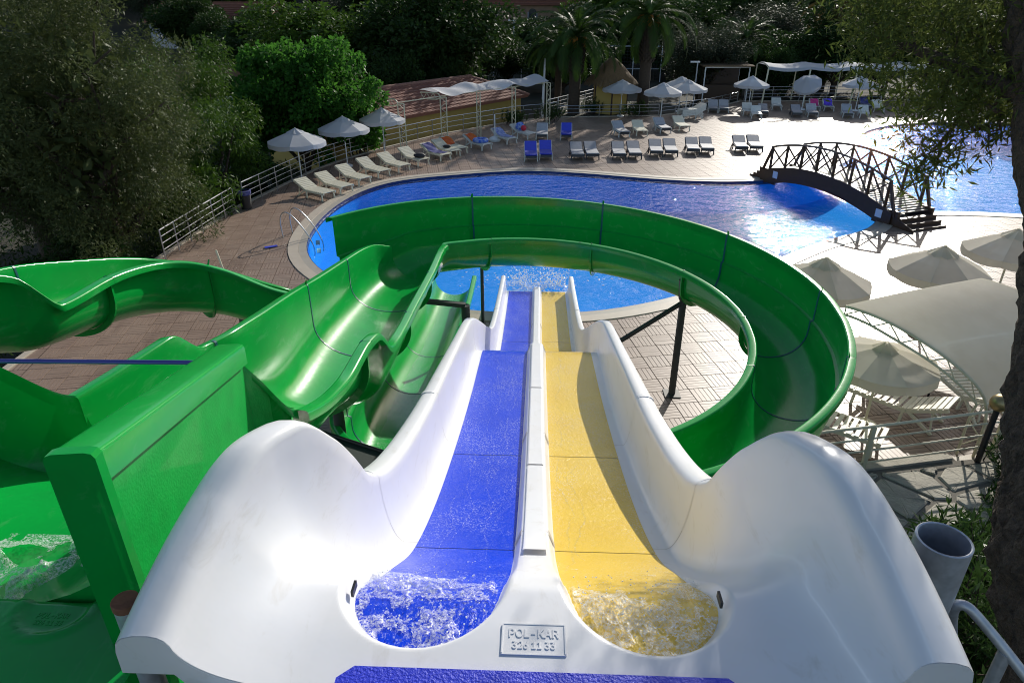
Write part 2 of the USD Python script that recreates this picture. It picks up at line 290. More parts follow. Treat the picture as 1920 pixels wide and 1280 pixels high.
deck = obj('pool_deck', MB().poly(DECK.difference(cop_out.buffer(-.05)), -.024).poly(DECK.buffer(.02).difference(DECK.buffer(-.14)), -.5, -.03), 'deck_base', kind='structure')
obj('deck_kerb', MB().poly(DECK.buffer(.16).difference(DECK), -.5, .035), 'coping', deck)
co = obj('pool_coping', MB().poly(cop_out.difference(cop_mid), -.12, .022), 'coping', kind='structure')
obj('coping_channel', MB().poly(cop_mid.buffer(-.006).difference(POOL), -.2, .006), 'coping_inner', co)
basin = MB().poly(POOL.buffer(.02), -1.5); ring = np.array(POOL.exterior.coords)
basin.grid(np.stack([np.c_[ring, np.full(len(ring), z)] for z in (-.19, -1.5)]))
bs = obj('pool_basin', basin, 'pool_tile', kind='structure')
obj('tile_line', MB().poly(POOL.buffer(-.001).difference(POOL.buffer(-.02)), -.19, -.0), 'pool_line', bs)
obj('pool_water', MB().poly(POOL.buffer(-.022), -.075), 'pool_water', kind='structure')

# deck blocks: basket weave, five slats to a block, every second block turned
PITCH_B, TURN = .53, rad(11)
ct, st = math.cos(TURN), math.sin(TURN)
free_deck = DECK.buffer(-.02).difference(cop_out.buffer(.02)); shapely.prepare(free_deck)
blocks = []
for i in range(-70, 110):
    for j in range(-10, 130):
        a, b = (i+.5)*PITCH_B, (j+.5)*PITCH_B; x, y = a*ct-b*st, a*st+b*ct
        if not (-14 < x < 46 and 3 < y < 60): continue
        u, v, w = project((x, y, 0))
        if w < 1 or not (-160 < u < 2080 and -100 < v < 1340): continue
        blocks.append((w, x, y, (i+j) % 2, u, v))
bx = np.array([(b[1], b[2]) for b in blocks]); hs = PITCH_B/2
cor = [(bx[:, 0]+sx_*hs*ct-sy_*hs*st, bx[:, 1]+sx_*hs*st+sy_*hs*ct) for sx_, sy_ in ((1, 1), (1, -1), (-1, 1), (-1, -1))]
full = np.all([shapely.contains_xy(free_deck, *c) for c in cor], axis=0); some = np.any([shapely.contains_xy(free_deck, *c) for c in cor], axis=0)
seen_zone = [Polygon([(880, 700), (1100, 560), (1260, 560), (1420, 600), (1420, 720), (1270, 830), (1200, 720)]), Polygon([(1420, 470), (1890, 430), (1890, 560), (1600, 560)]),
             Polygon([(1585, 560), (1890, 650), (1890, 900), (1560, 880)]), Polygon([(320, 500), (560, 380), (600, 540), (520, 580), (400, 520)]), Polygon([(50, 740), (200, 650), (290, 640), (120, 760)])]
rngd = np.random.default_rng(5)
def slats(mb, x, y, turn, clip=None):
    for k in range(5):
        o = (k-2)*(PITCH_B-.012)/5; L, w = (PITCH_B-.016)/2, (PITCH_B-.012)/10-.006
        dz = rngd.normal(0, .0012)
        P = np.array([(-L, -w), (L, -w), (L, w), (-L, w)]) + (0, o)
        if turn: P = P[:, ::-1]*(1, 1); P = P[::-1]
        Q = np.stack([P[:, 0]*ct-P[:, 1]*st+x, P[:, 0]*st+P[:, 1]*ct+y], 1)
        if clip is not None:
            g = Polygon(Q).intersection(clip)
            for gg in getattr(g, 'geoms', [g]):
                if gg.geom_type == 'Polygon' and gg.area > 2e-4: mb.poly(gg, dz)
            continue
        mb.add(np.r_[np.c_[Q, np.full(4, dz)], np.c_[Q, np.full(4, -.022)]], [[0, 1, 2, 3], [0, 4, 5, 1], [1, 5, 6, 2], [2, 6, 7, 3], [3, 7, 4, 0]])
order = sorted(range(len(blocks)), key=lambda k: blocks[k][0]); pieces = 0; rest = MB()
for k in order:
    w, x, y, turn, u, v = blocks[k]
    if not some[k]: continue
    if full[k] and pieces < 300 and any(z.contains(Point(u, v)) for z in seen_zone):
        mb = MB(); slats(mb, x, y, turn); obj('deck_block', mb, 'deck_slat', deck); pieces += 1
    else: slats(rest, x, y, turn, None if full[k] else free_deck)
obj('deck_blocks', rest, 'deck_slat', deck, kind='stuff')
# crazy paving path on the planted bank
rp = np.random.default_rng(11)
PAVE = Polygon([(5.0, 9.75), (8.3, 10.35), (9.0, 10.3), (9.1, 9.2), (8.1, 8.7), (6.9, 8.35), (5.6, 8.15), (4.6, 8.2)])
path = obj('stone_path', MB().poly(PAVE.buffer(.12), .02, .22), 'mortar', kind='structure')
seeds = []
while len(seeds) < 26:
    p = rp.uniform((4.4, 8.0), (9.3, 10.5))
    if PAVE.buffer(.2).contains(Point(p)) and all(np.hypot(*(p-q)) > .58 for q in seeds): seeds.append(p)
    elif len(seeds) > 14 and rp.random() < .01: break
vor = shapely.voronoi_polygons(shapely.multipoints(seeds), extend_to=PAVE)
for c in vor.geoms:
    g = c.intersection(PAVE).buffer(-.045).buffer(-.03).buffer(.03)
    if g.is_empty or g.geom_type != 'Polygon' or g.area < .02: continue
    co_ = np.array(g.exterior.coords)[:-1]; cc = co_.mean(0); h = .235+rp.uniform(-.006, .022)
    n = len(co_); jit = rp.normal(0, .014, co_.shape); o = co_+jit
    inn = cc+(o-cc)*.93; V = np.r_[np.c_[o, np.full(n, .2)], np.c_[o, np.full(n, h-.015)], np.c_[inn, h+rp.normal(0, .005, n)], [[*cc, h+.006]]]
    F = []
    for i in range(n):
        q = (i+1) % n; F += [[i, q, n+q], [i, n+q, n+i], [n+i, n+q, 2*n+q], [n+i, 2*n+q, 2*n+i], [2*n+i, 2*n+q, 3*n]]
    obj('paving_stone', MB().add(V, F), 'paving_stone', path)
for k, (p, q) in enumerate([((4.4, 8.05), (7.0, 8.25)), ((5.4, 9.95), (7.6, 10.45))]):
    obj('stone_edging', MB().beam((*p, .2), (*q, .2), .16, .14), 'paving_stone', path)
# ------------------------------------------------------------------ slides
def resample(pts, n):
    P = np.asarray(pts, float); t = np.r_[0, np.cumsum(np.linalg.norm(np.diff(P[:, :3], axis=0), axis=1)**.7+1e-6)]
    return PchipInterpolator(t, P)(np.linspace(0, t[-1], n))
class Flume:
    'a trough between a left and a right rim; rows are (left rim xyz, right rim xyz, bottom z)'
    def __init__(s, rows, ledge=0., lip=.13, belly=.5, per=None):
        R_ = np.asarray(rows, float); d = np.linalg.norm(np.diff((R_[:, :3]+R_[:, 3:6])/2, axis=0), axis=1)
        s.t = np.r_[0, np.cumsum(np.maximum(d, .02))]; s.fn = PchipInterpolator(s.t, R_); s.len = s.t[-1]
        s.ledge, s.lip, s.belly = ledge, lip, belly
    def profile(s, t):
        r = s.fn(np.clip(t, 0, s.len)); L, R_, zb = r[:3], r[3:6], r[6]
        mid = (L+R_)/2; e = (R_-L)*[1, 1, 0]; h = np.linalg.norm(e)/2; e = e/np.linalg.norm(e); P = []
        for side, z in ((-1, L[2]), (1, R_[2])):
            H = z-zb; b = min(H*.82, s.belly); A = []
            for ph in np.linspace(0, 90, 11): A.append((h*math.sin(rad(ph))**.9 if ph else 0, b*(1-math.cos(rad(ph))**1.0)))
            o = 0
            if side < 0 and s.ledge:
                o = s.ledge*min(1, max(.02, (H-b-.1)/.2)); zl = b+(H-b)*.25; A += [(h, zl), (h+o*.4, zl+.004), (h+o, zl+.02)]
            A += [(h+o, b+(H-b)*f) for f in (.5, .8)] + [(h+o+.004, H-.02), (h+o+.016, H-.004), (h+o+.035, H)]
            l = s.lip; A += [(h+o+l-.03, H-.004), (h+o+l-.008, H-.015), (h+o+l, H-.035), (h+o+l+.002, H-.1)]
            Q = np.array([mid*[1, 1, 0]+e*side*u+np.array([0, 0, zb+w]) for u, w in A])
            P.append(Q[::-1] if side < 0 else Q[1:])
        return np.vstack(P)
    def sheet(s, a, b, step=.09):
        n = max(3, int((b-a)/step)+1); return MB().grid(np.stack([s.profile(t) for t in np.linspace(a, b, n)]))
    def band(s, t, half, d0, d1, skip=4):
        'a band across the trough between two depths below (or above) its surface'
        rows = []
        for tt in (t-half, t+half):
            p = s.profile(tt)[skip:-skip]; r = s.fn(np.clip(tt, 0, s.len)); c = (r[:3]+r[3:6])/2*[1, 1, 0]+[0, 0, (r[2]+r[5])/2]
            g = np.gradient(p, axis=0); ax = s.fn(min(tt+.05, s.len))-s.fn(max(tt-.05, 0)); ax = ax[:3]+ax[3:6]; n = np.cross(ax, g); n /= np.linalg.norm(n, axis=1, keepdims=True)+1e-9
            n[np.sum(n*(c-p), 1) < 0] *= -1
            rows.append((p+n*d0, p+n*d1))
        (a0, a1), (b0, b1) = rows
        return MB().grid(np.stack([a0, a1, b1, b0, a0]))
    def build(s, th, cuts, mat_='green_gelcoat', seals=True):
        for i in range(len(cuts)-1):
            obj('flume_section', s.sheet(cuts[i]+(.004 if i else 0), cuts[i+1]-.004), mat_, th, smooth=50)
        if seals:
            for c in cuts[1:-1]:
                obj('joint_seal', s.band(c, .016, .0, .006), 'joint_seal', th)
                obj('joint_flange', s.band(c, .018, -.004, -.08), mat_, th)
def near_t(fl, xy):
    ts = np.linspace(0, fl.len, 600); m = np.array([(fl.fn(t)[:2]+fl.fn(t)[3:5])/2 for t in ts]); return ts[np.argmin(np.hypot(*(m-np.asarray(xy)).T))]

green = thing('looping_slide', 'long bright green slide that falls in a full loop round the white twin slide', 'water slide', (-2.6, 2.2, 0))
# start trough and the first straight run
tubL = [(-4.7, 2.40, 6.22), (-4.7, 2.6, 6.2), (-4.65, 3.4, 6.0), (-4.5, 4.2, 5.72)]
tubR = [(-1.95, 2.40, 5.98), (-1.97, 2.6, 5.94), (-2.06, 3.4, 5.70), (-2.16, 4.2, 5.46)]
tub = Flume([(*a, *b, z) for a, b, z in zip(tubL, tubR, (4.92, 4.86, 4.70, 4.36))], lip=.045, belly=.6)
cap_ = tub.profile(0); cap_ = cap_[(cap_[:, 0] > -3.2) & (cap_[:, 2] < 5.6)]; cap_ = np.vstack([cap_, [[-1.93, 2.40, cap_[-1, 2]], [-1.93, 2.40, 4.3], [cap_[0, 0], 2.40, 4.3]]])
pv_, pf_ = MB().poly(Polygon(cap_[:, [0, 2]]).buffer(0), 0).out(); obj('trough_end_panel', MB().add(np.c_[pv_[:, 0], np.full(len(pv_), 2.402), pv_[:, 1]], pf_), 'green_gelcoat', green)
obj('start_trough', tub.sheet(.0, tub.len, .06), 'green_gelcoat', green, smooth=50)
step = Flume([(*tubL[-1], *tubR[-1], 4.36), (-4.0, 4.29, 5.34, -2.06, 4.27, 5.26, 4.32), (-3.62, 4.37, 5.04, -1.93, 4.36, 4.98, 4.29), (-3.55, 4.42, 5.0, -1.90, 4.42, 4.92, 4.25)], lip=.06, belly=.6)
obj('trough_front', step.sheet(0, step.len, .02), 'green_gelcoat', green, smooth=50)
first = Flume([(-3.55, 4.40, 5.0, -1.88, 4.40, 4.92, 4.22), (-3.42, 5.0, 4.99, -1.90, 5.2, 4.60, 3.95), (-3.35, 5.5, 4.97, -1.92, 5.8, 4.46, 3.80), (-3.33, 6.0, 4.62, -1.92, 6.4, 4.43, 3.62), (-3.22, 6.5, 4.56, -1.90, 6.85, 4.36, 3.42),
    (-3.20, 7.2, 4.44, -1.86, 7.3, 3.98, 3.12), (-3.24, 8.3, 4.22, -1.87, 8.2, 3.80, 3.0), (-3.28, 9.3, 4.0, -1.89, 9.2, 3.68, 2.9), (-3.26, 11.0, 3.70, -1.90, 11.0, 3.49, 2.72), (-3.15, 12.55, 3.43, -1.93, 12.7, 3.34, 2.56), (-2.95, 13.15, 3.2, -1.9, 13.0, 3.3, 2.5)])
j1, j2, j3, j4 = (near_t(first, p) for p in ((-2.6, 6.35), (-2.6, 8.9), (-2.58, 11.0), (-2.5, 12.6)))
first.build(green, [0, j1, j2, j3, first.len])
# the loop
XC, YC, RO, KO, RI, KI = .32, 10.49, 4.63, -.10, 3.44, -.08
def rim(td, outer=True):
    t = rad(td); r = (RO+KO*t if outer else RI+KI*t); z = (3.65-.26*t if outer else 3.14-.2*t-.01*t*t)
    return XC+r*math.sin(t), YC+r*math.cos(t), z
rows = []
for td, inn in ((-63, (-1.96, 12.75, 3.26)), (-56, (-1.95, 12.9, 3.26)), (-48, (-1.94, 13.0, 3.26))):
    rows.append((*rim(td), *inn, 2.36))
for td in range(-40, 201, 8):
    i = rim(td, False); rows.append((*rim(td), *i, i[2]-.82+.0*td))
loop_end = rows[-1]
rows += [(-2.05, 6.95, 2.72, -.95, 7.75, 2.22, 1.40), (-2.62, 7.75, 2.60, -1.35, 8.2, 2.12, 1.32), (-2.86, 8.9, 2.42, -1.62, 8.95, 2.02, 1.22), (-2.9, 10.2, 2.15, -1.68, 10.2, 1.85, 1.05),
         (-2.9, 12.2, 1.72, -1.72, 12.2, 1.48, .72), (-2.9, 14.4, 1.2, -1.76, 14.4, 1.02, .34), (-2.9, 16.4, .84, -1.80, 16.4, .74, .1), (-2.9, 18.2, .66, -1.84, 18.2, .58, -.03)]
loop = Flume(rows, ledge=.05)
cuts = [0] + [near_t(loop, p) for p in [((rim(a)[0]+rim(a, False)[0])/2, (rim(a)[1]+rim(a, False)[1])/2) for a in (-22, 14, 50, 84, 112, 152, 192)] + [(-2.24, 8.9), (-2.29, 11.2), (-2.31, 13.4)]] + [loop.len]
loop.build(green, cuts)
# high right wall of the start trough: rounded top rail, end plate, recessed web
W0, W1 = np.array([-1.86, 2.15, 6.16]), np.array([-2.15, 4.18, 5.60])
rail = MB(); sec = [(-.10, -.16), (-.10, -.03), (-.088, -.008), (-.06, 0), (.06, 0), (.088, -.008), (.10, -.03), (.10, -.16), (.06, -.16), (.06, -.17)]
dW = (W1-W0)/np.linalg.norm(W1-W0); nW = np.array([dW[1], -dW[0], 0]); nW /= np.linalg.norm(nW)
rail.grid(np.stack([[W0+(W1-W0)*f+nW*u+[0, 0, w] for u, w in sec] for f in np.linspace(0, 1, 24)]))
obj('wall_rail', rail, 'green_gelcoat', green, smooth=40)
web = MB(); web.grid(np.stack([[W0+(W1-W0)*f+nW*.06+[0, 0, -.165], W0+(W1-W0)*f+nW*.06+[0, 0, -1.9]] for f in np.linspace(0, 1, 12)]))
tri = [W1+nW*.06+[0, 0, -.165], (-1.9, 4.42, 4.9), (-1.9, 4.44, 3.5), W1+nW*.06+[0, 0, -1.9]]
web.add(tri, [[0, 1, 2], [0, 2, 3]])
obj('wall_web', web, 'green_rough', green)
ep = [W0+nW*u+[0, 0, w] for u, w in sec[:8]]; end = ep + [W0+nW*.10+[0, 0, -2.2], W0-nW*.10+[0, 0, -2.2]]
plate = MB(); V = np.array(end); B = V+np.array([0, .05, 0]); n = len(V); c0 = V.mean(0); V2 = np.r_[V, B, [c0]]
plate.add(V2, [[i, (i+1) % n, 2*n] for i in range(n)]); plate.add(np.r_[V, B], [[i, (i+1) % n, n+(i+1) % n, n+i] for i in range(n)])
obj('wall_end_plate', plate, 'green_gelcoat', green, smooth=20)
# start shelf with its moulded basin rim
sh = MB(); 
xs = np.linspace(-4.6, -1.79, 90); ys = np.linspace(1.0, 2.42, 60); Gs = np.zeros((90, 60, 3))
for i, x in enumerate(xs):
    for j, y in enumerate(ys):
        d = math.hypot((x+2.35)/.19, (y-2.32)/.16); z = 5.08
        z += .016*math.exp(-((d-1)/.10)**2)-.012*sm(1-d, 0, .2)
        z -= .22*sm(y, 2.385, 2.42)
        Gs[i, j] = x, y, z
obj('start_shelf', sh.grid(Gs), 'green_gelcoat', green, smooth=True)
lt = meshkit.text_mesh('POL-KAR', .03, .004, bold=True); lt.apply_scale((.85, 1, 1)); lt.apply_translation((-2.43, 2.275, 5.066)); lt2 = meshkit.text_mesh('326 11 33', .026, .004, bold=True); lt2.apply_scale((.8, 1, 1)); lt2.apply_translation((-2.42, 2.235, 5.066))
obj('moulded_lettering', MB().mesh(lt).mesh(lt2), 'green_gelcoat', green)
# posts below
def post(th, p, top, r=.075, base=True, m='grey_paint', name='support_post'):
    mb = MB().tube([(p[0], p[1], .0), (p[0], p[1], top)], r, 12)
    if base: mb.box((p[0], p[1], .012), (.34, .34, .02))
    obj(name, mb, m, th, smooth=40)
post(green, (2.99, 12.86), 2.28)
obj('saddle', MB().beam((2.99, 12.86, 2.2), (3.28, 13.3, 2.14), .14, .08).tube([(2.86, 12.66, 2.75), (2.90, 12.72, 2.35), (2.99, 12.86, 2.18)], .05, 8), 'grey_paint', green)
obj('brace', MB().beam((2.95, 12.84, 2.16), (1.35, 12.25, 1.32), .07), 'grey_paint', green)
post(green, (-1.36, 12.0), 2.42, .085); obj('saddle', MB().beam((-1.36, 12.0, 2.42), (-2.2, 12.0, 2.50), .10, .08), 'grey_paint', green)
post(green, (-1.25, 14.6), 2.2, .04); obj('brace', MB().beam((-1.36, 12.0, 1.5), (-.75, 13.2, .3), .06), 'grey_paint', green)
obj('brace', MB().beam((-1.36, 12.0, 1.1), (-1.2, 9.9, .55), .05), 'grey_paint', green)
obj('brace', MB().beam((-1.3, 9.9, .05), (-1.3, 9.9, 1.2), .07), 'grey_paint', green)
post(green, (-2.62, 7.6), 3.0); post(green, (-2.62, 5.1), 3.8); post(green, (4.2, 9.2), 1.85); post(green, (1.8, 6.9), 1.45); post(green, (-2.25, 10.6), .95, .06); post(green, (-2.3, 15.4), .1, .06, name='support_post')
# thin sheets of water running down the flume
def stream(fl, a, b, lo, hi, th, lift=.012, name='running_water', m='stream_water'):
    n = int((b-a)/.08)+2; rows = []
    for t in np.linspace(a, b, n):
        p = fl.profile(t); c = (len(p)-1)//2; r = p[c+lo:c+hi+1].copy(); w = .12*math.sin(t*3.1)+.1*math.sin(t*7.3); r = r+(r[-1]-r[0])*[1, 1, 0]*w*.2; r[:, 2] += lift; rows.append(r)
    obj(name, MB().grid(np.stack(rows)), m, th, smooth=True)
stream(first, 1.6, first.len-.2, 2, 6, green); stream(loop, cuts[8], loop.len, -1, 4, green)

# the other green slide, left of it
left = thing('curved_slide', 'green slide behind the left edge of the looping slide, curving away under it', 'water slide', (-6.1, 6, 0))
LF = Flume([(-7.3, 4.6, 5.95, -6.15, 4.6, 5.75, 4.7), (-7.1, 5.9, 5.3, -6.0, 5.9, 5.35, 4.3), (-6.95, 6.75, 4.95, -5.84, 6.78, 5.02, 4.05), (-6.8, 7.0, 4.85, -5.62, 7.05, 4.58, 3.95), (-6.72, 8.0, 4.66, -5.58, 8.0, 4.54, 3.75), (-6.6, 9.1, 4.34, -5.52, 9.0, 4.36, 3.48),
    (-6.35, 10.3, 3.92, -5.25, 9.55, 4.18, 3.2), (-5.6, 11.0, 3.5, -4.85, 9.78, 3.98, 2.95), (-4.95, 11.25, 3.15, -4.25, 9.95, 3.62, 2.6), (-4.55, 11.6, 2.85, -3.55, 10.4, 3.2, 2.2), (-4.5, 12.6, 2.45, -3.42, 12.2, 2.45, 1.7), (-4.5, 14.5, 1.75, -3.4, 14.5, 1.75, 1.0), (-4.5, 16.8, 1.05, -3.4, 16.8, 1.05, .32), (-4.5, 19.2, .62, -3.4, 19.2, .62, -.02)])
lc = [0] + [near_t(LF, p) for p in ((-6.15, 8.0), (-5.5, 10.2), (-4.0, 11.4), (-3.95, 14.5))] + [LF.len]
LF.build(left, lc)
post(left, (-5.1, 10.6), 2.8); post(left, (-3.95, 14.2), .95); post(left, (-6.7, 5.6), 4.2)

# white twin slide ------------------------------------------------
white = thing('racing_slide', 'white twin lane slide with blue and yellow lanes running down to the pool', 'water slide', (.06, 2, 0))
CX = .02
zf = PchipInterpolator([1.0, 1.95, 2.25, 2.75, 3.45, 4.4, 5.6, 7.5, 8.6, 9.15, 9.6, 10.4, 11.8, 13.6, 15.6, 18.0, 18.6], [5.27, 5.27, 5.25, 4.93, 4.43, 4.02, 3.66, 3.22, 3.03, 2.93, 2.70, 2.10, 1.15, .48, .20, .0, -.03])
RY = [1.72, 2.0, 2.3, 2.6, 2.85, 3.1, 3.3, 3.45, 4.1, 5.25, 6.95, 8.3, 9.0, 9.6, 10.8, 12.2, 14.0, 16, 18.7]
rz = PchipInterpolator(RY, [5.60, 5.69, 5.78, 5.85, 5.81, 5.56, 5.28, 5.05, 4.64, 4.29, 3.95, 3.68, 3.50, 3.25, 2.62, 1.85, 1.02, .66, .42])
rh = PchipInterpolator(RY, [1.38, 1.37, 1.34, 1.28, 1.20, 1.12, 1.08, 1.06, 1.04, 1.01, .98, .96, .96, .96, .96, .96, .95, .94, .92])
ZP = 5.38
def lane_d(x, y):
    'signed distance inside the nearer lane outline, seen from above'
    s = abs(x); inner = .115+.04*sm(2.9-y, 0, .8); outer = .84+.04*sm(2.9-y, 0, .7)
    a = min(s-inner, outer-s)
    c, hw = (inner+outer)/2, (outer-inner)/2
    if y < 2.36:
        e = math.hypot((s-c)/hw, (y-2.36)/.40); a = min(a, (1-e)*.34)
    return a
def wz(x, y):
    f = float(zf(y)); top = f+.11+.03*sm(y, 2.4, 4.0); d = lane_d(x, y); s = abs(x)
    base = top if (s < .46 or y < 2.2) else top+(f-top)*sm(y, 2.2, 3.0)
    return f+(base-f)*(1-sm(d, -.035, .03)) if d < .03 else f
def wrow(y):
    a = .91+.01*sm(2.4-y, 0, .5); a = min(a, float(rh(y))-.05); hw, zr = float(rh(y)), float(rz(y)); k = 1.35-.55*sm(y, 3, 9); side = []
    zb = wz(a, y)
    for ph in np.linspace(0, 84, 15)[1:]:
        side.append((a+(hw-a)*math.sin(rad(ph)), zb+(zr-zb)*(1-math.cos(rad(ph)))/(1-math.cos(rad(84)))))
    for u, w in ((.012, .022), (.03, .034), (.055, .04), (.10, .038), (.135, .026), (.155, .004), (.162, -.03), (.164, -.10)): side.append((hw+u*k, zr+w*k))
    xs = np.r_[np.linspace(0, .09, 4), np.linspace(.10, .20, 9), np.linspace(.213, .74, 40), np.linspace(.752, a, 14)]
    pts = [(x, wz(x, y)) for x in xs]+side
    L = [(CX-x, y, z) for x, z in pts[::-1]]; R_ = [(CX+x, y, z) for x, z in pts[1:]]
    return L+R_
def wsheet(a, b):
    n = max(4, int((b-a)/(.013 if a < 3.4 else .07))+1); return MB().grid(np.stack([wrow(y) for y in np.linspace(a, b, n)]))
wc = [1.72, 3.62, 5.9, 9.2, 12.6, 15.6, 18.55]
for i in range(len(wc)-1): obj('slide_section', wsheet(wc[i]+(.003 if i else 0), wc[i+1]-.003), 'white_gelcoat', white, smooth=60)
for c in wc[1:-1]:   # backing strip in each joint, just below the surface
    g = np.stack([wrow(y) for y in (c-.05, c+.05)]); g[:, :, 2] -= .006; g[:, :, 0] += .006*np.sign(g[:, :, 0]-CX)
    obj('joint_strip', MB().grid(g), 'white_seal', white)
for c in wc[1:-1]:
    g = np.stack([wrow(y) for y in (c-.035, c-.03, c-.006)]+[wrow(y) for y in (c+.006, c+.03, c+.035)]); k_ = 16
    for side in (slice(0, k_), slice(-k_, None)):
        q = g[:, side].copy(); q[1:-1, :, 2] += .007; q[1:-1, :, 0] += .006*np.sign(q[1:-1, :, 0]-CX); q[[0, -1], :, 2] -= .004
        obj('joint_band', MB().grid(q), 'white_gelcoat', white, smooth=30)
# front end: the thick cut edge of each side wall
for sgn in (-1, 1):
    r = np.array(wrow(1.72)); r = r[r[:, 0]*sgn > .62+CX*sgn]; r = r if sgn > 0 else r[::-1]
    rr = r.copy(); inn = rr.copy(); n = len(inn)
    for i in range(n):
        x = abs(inn[i, 0]-CX); 
    k = n-9; low = np.array([(p[0], p[1], p[2]-.17) for p in r[:k]]+[(r[k][0]+sgn*.02, 1.72, r[-1][2]-.02), (r[-1][0], 1.72, r[-1][2]-.02)])
    m = MB(); F = []; nb = len(low); V = np.r_[r, low]
    for i in range(n-1):
        a, b = n+min(i, nb-1), n+min(i+1, nb-1); F += [[i, i+1, b], [i, b, a]]
    V[:, 1] -= .002; V[:n, 2] -= .002; B = V.copy(); B[:, 1] += .05; B[:n, 2] -= .012; B[:n, 0] -= sgn*.012
    m.add(V, F)
    idx = list(range(n))+[n+i for i in range(nb)][::-1]; F2 = [[idx[i], idx[(i+1) % len(idx)], len(V)+idx[(i+1) % len(idx)], len(V)+idx[i]] for i in range(len(idx))]
    m.add(np.r_[V, B], F2); obj('wall_end', m, 'white_gelcoat', white, smooth=30)
obj('apron', MB().box((CX, 1.42, 5.30), (2.6, .598, .152)), 'white_gelcoat', white)
# lanes
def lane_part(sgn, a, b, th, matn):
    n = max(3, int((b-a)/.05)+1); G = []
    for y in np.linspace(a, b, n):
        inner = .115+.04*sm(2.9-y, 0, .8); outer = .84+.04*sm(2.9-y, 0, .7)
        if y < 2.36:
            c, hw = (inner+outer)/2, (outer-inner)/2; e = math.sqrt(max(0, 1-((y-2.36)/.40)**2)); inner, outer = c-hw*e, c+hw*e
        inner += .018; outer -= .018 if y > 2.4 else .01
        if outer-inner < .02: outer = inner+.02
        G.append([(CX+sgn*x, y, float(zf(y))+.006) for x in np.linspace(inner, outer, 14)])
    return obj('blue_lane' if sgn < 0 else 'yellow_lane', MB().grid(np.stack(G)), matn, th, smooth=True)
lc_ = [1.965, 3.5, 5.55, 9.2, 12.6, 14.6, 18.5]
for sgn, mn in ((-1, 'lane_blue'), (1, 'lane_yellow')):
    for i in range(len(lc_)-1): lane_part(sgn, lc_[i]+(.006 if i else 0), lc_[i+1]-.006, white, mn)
# divider caps, the outlets and the maker's plate
for a, b in ((3.0, 5.0), (5.03, 7.3), (7.33, 9.18), (13.9, 18.45)):
    G = []
    for y in np.linspace(a, b, 14):
        z = float(zf(y))+.142; G.append([(CX+x, y, z+w) for x, w in ((-.075, 0), (-.072, .012), (-.06, .018), (.06, .018), (.072, .012), (.075, 0))])
    obj('divider_cap', MB().grid(np.stack(G)), 'white_gelcoat', white, smooth=25)
for s_ in (-1, 1):
    obj('water_outlet', MB().lathe([(.0, 0), (.04, 0), (.045, .01)], (0, 0, 0), 12).mesh(trimesh.creation.box((.001, .001, .001))) if False else MB().box((CX+s_*.845, 2.28, 5.325), (.012, .07, .035)), 'black_paint', white)
plate = MB().box((CX-.005, 1.985, ZP+.001), (.27, .155, .004)); plate.box((CX-.005, 2.06, ZP+.003), (.27, .006, .004)).box((CX-.005, 1.91, ZP+.003), (.27, .006, .004)).box((CX-.137, 1.985, ZP+.004), (.006, .144, .006)).box((CX+.127, 1.985, ZP+.004), (.006, .144, .006))
pl = obj('maker_plate', plate, 'white_gelcoat', white)
for s_, h_, y_ in (('POL-KAR', .042, 1.993), ('326 11 33', .036, 1.937)):
    t_ = meshkit.text_mesh(s_, h_, .003, bold=True); w_ = t_.extents[0]; t_.apply_scale((.21/w_ if h_ > .04 else .18/w_, 1, 1)); t_.apply_translation((CX-.005-t_.bounds[:, 0].mean(), y_, ZP+.003))
    obj('raised_lettering', MB().mesh(t_), 'white_gelcoat', pl)
# white slide supports, hidden for the most part
for p, top in (((.06, 12.2), .75), ((.06, 6.4), 3.15), ((.95, 3.4), 4.2), ((-.9, 3.4), 4.2)): post(white, p, top, .08)
obj('support_beam', MB().beam((-.9, 12.25, .8), (1.4, 12.25, .8+.5), .1) if False else MB().box((.06, 12.2, .72), (2.6, .1, .1)), 'grey_paint', white)
mt = obj('foam_mat', MB().poly(Polygon([(-.76, 1.13), (.84, 1.13), (.84, 1.76), (.78, 1.815), (-.70, 1.815), (-.76, 1.76)]), ZP-.002, ZP+.024), 'blue_foam'); tag(mt.prim, 'dark blue foam mat laid on the white slide start before the lanes', 'mat')
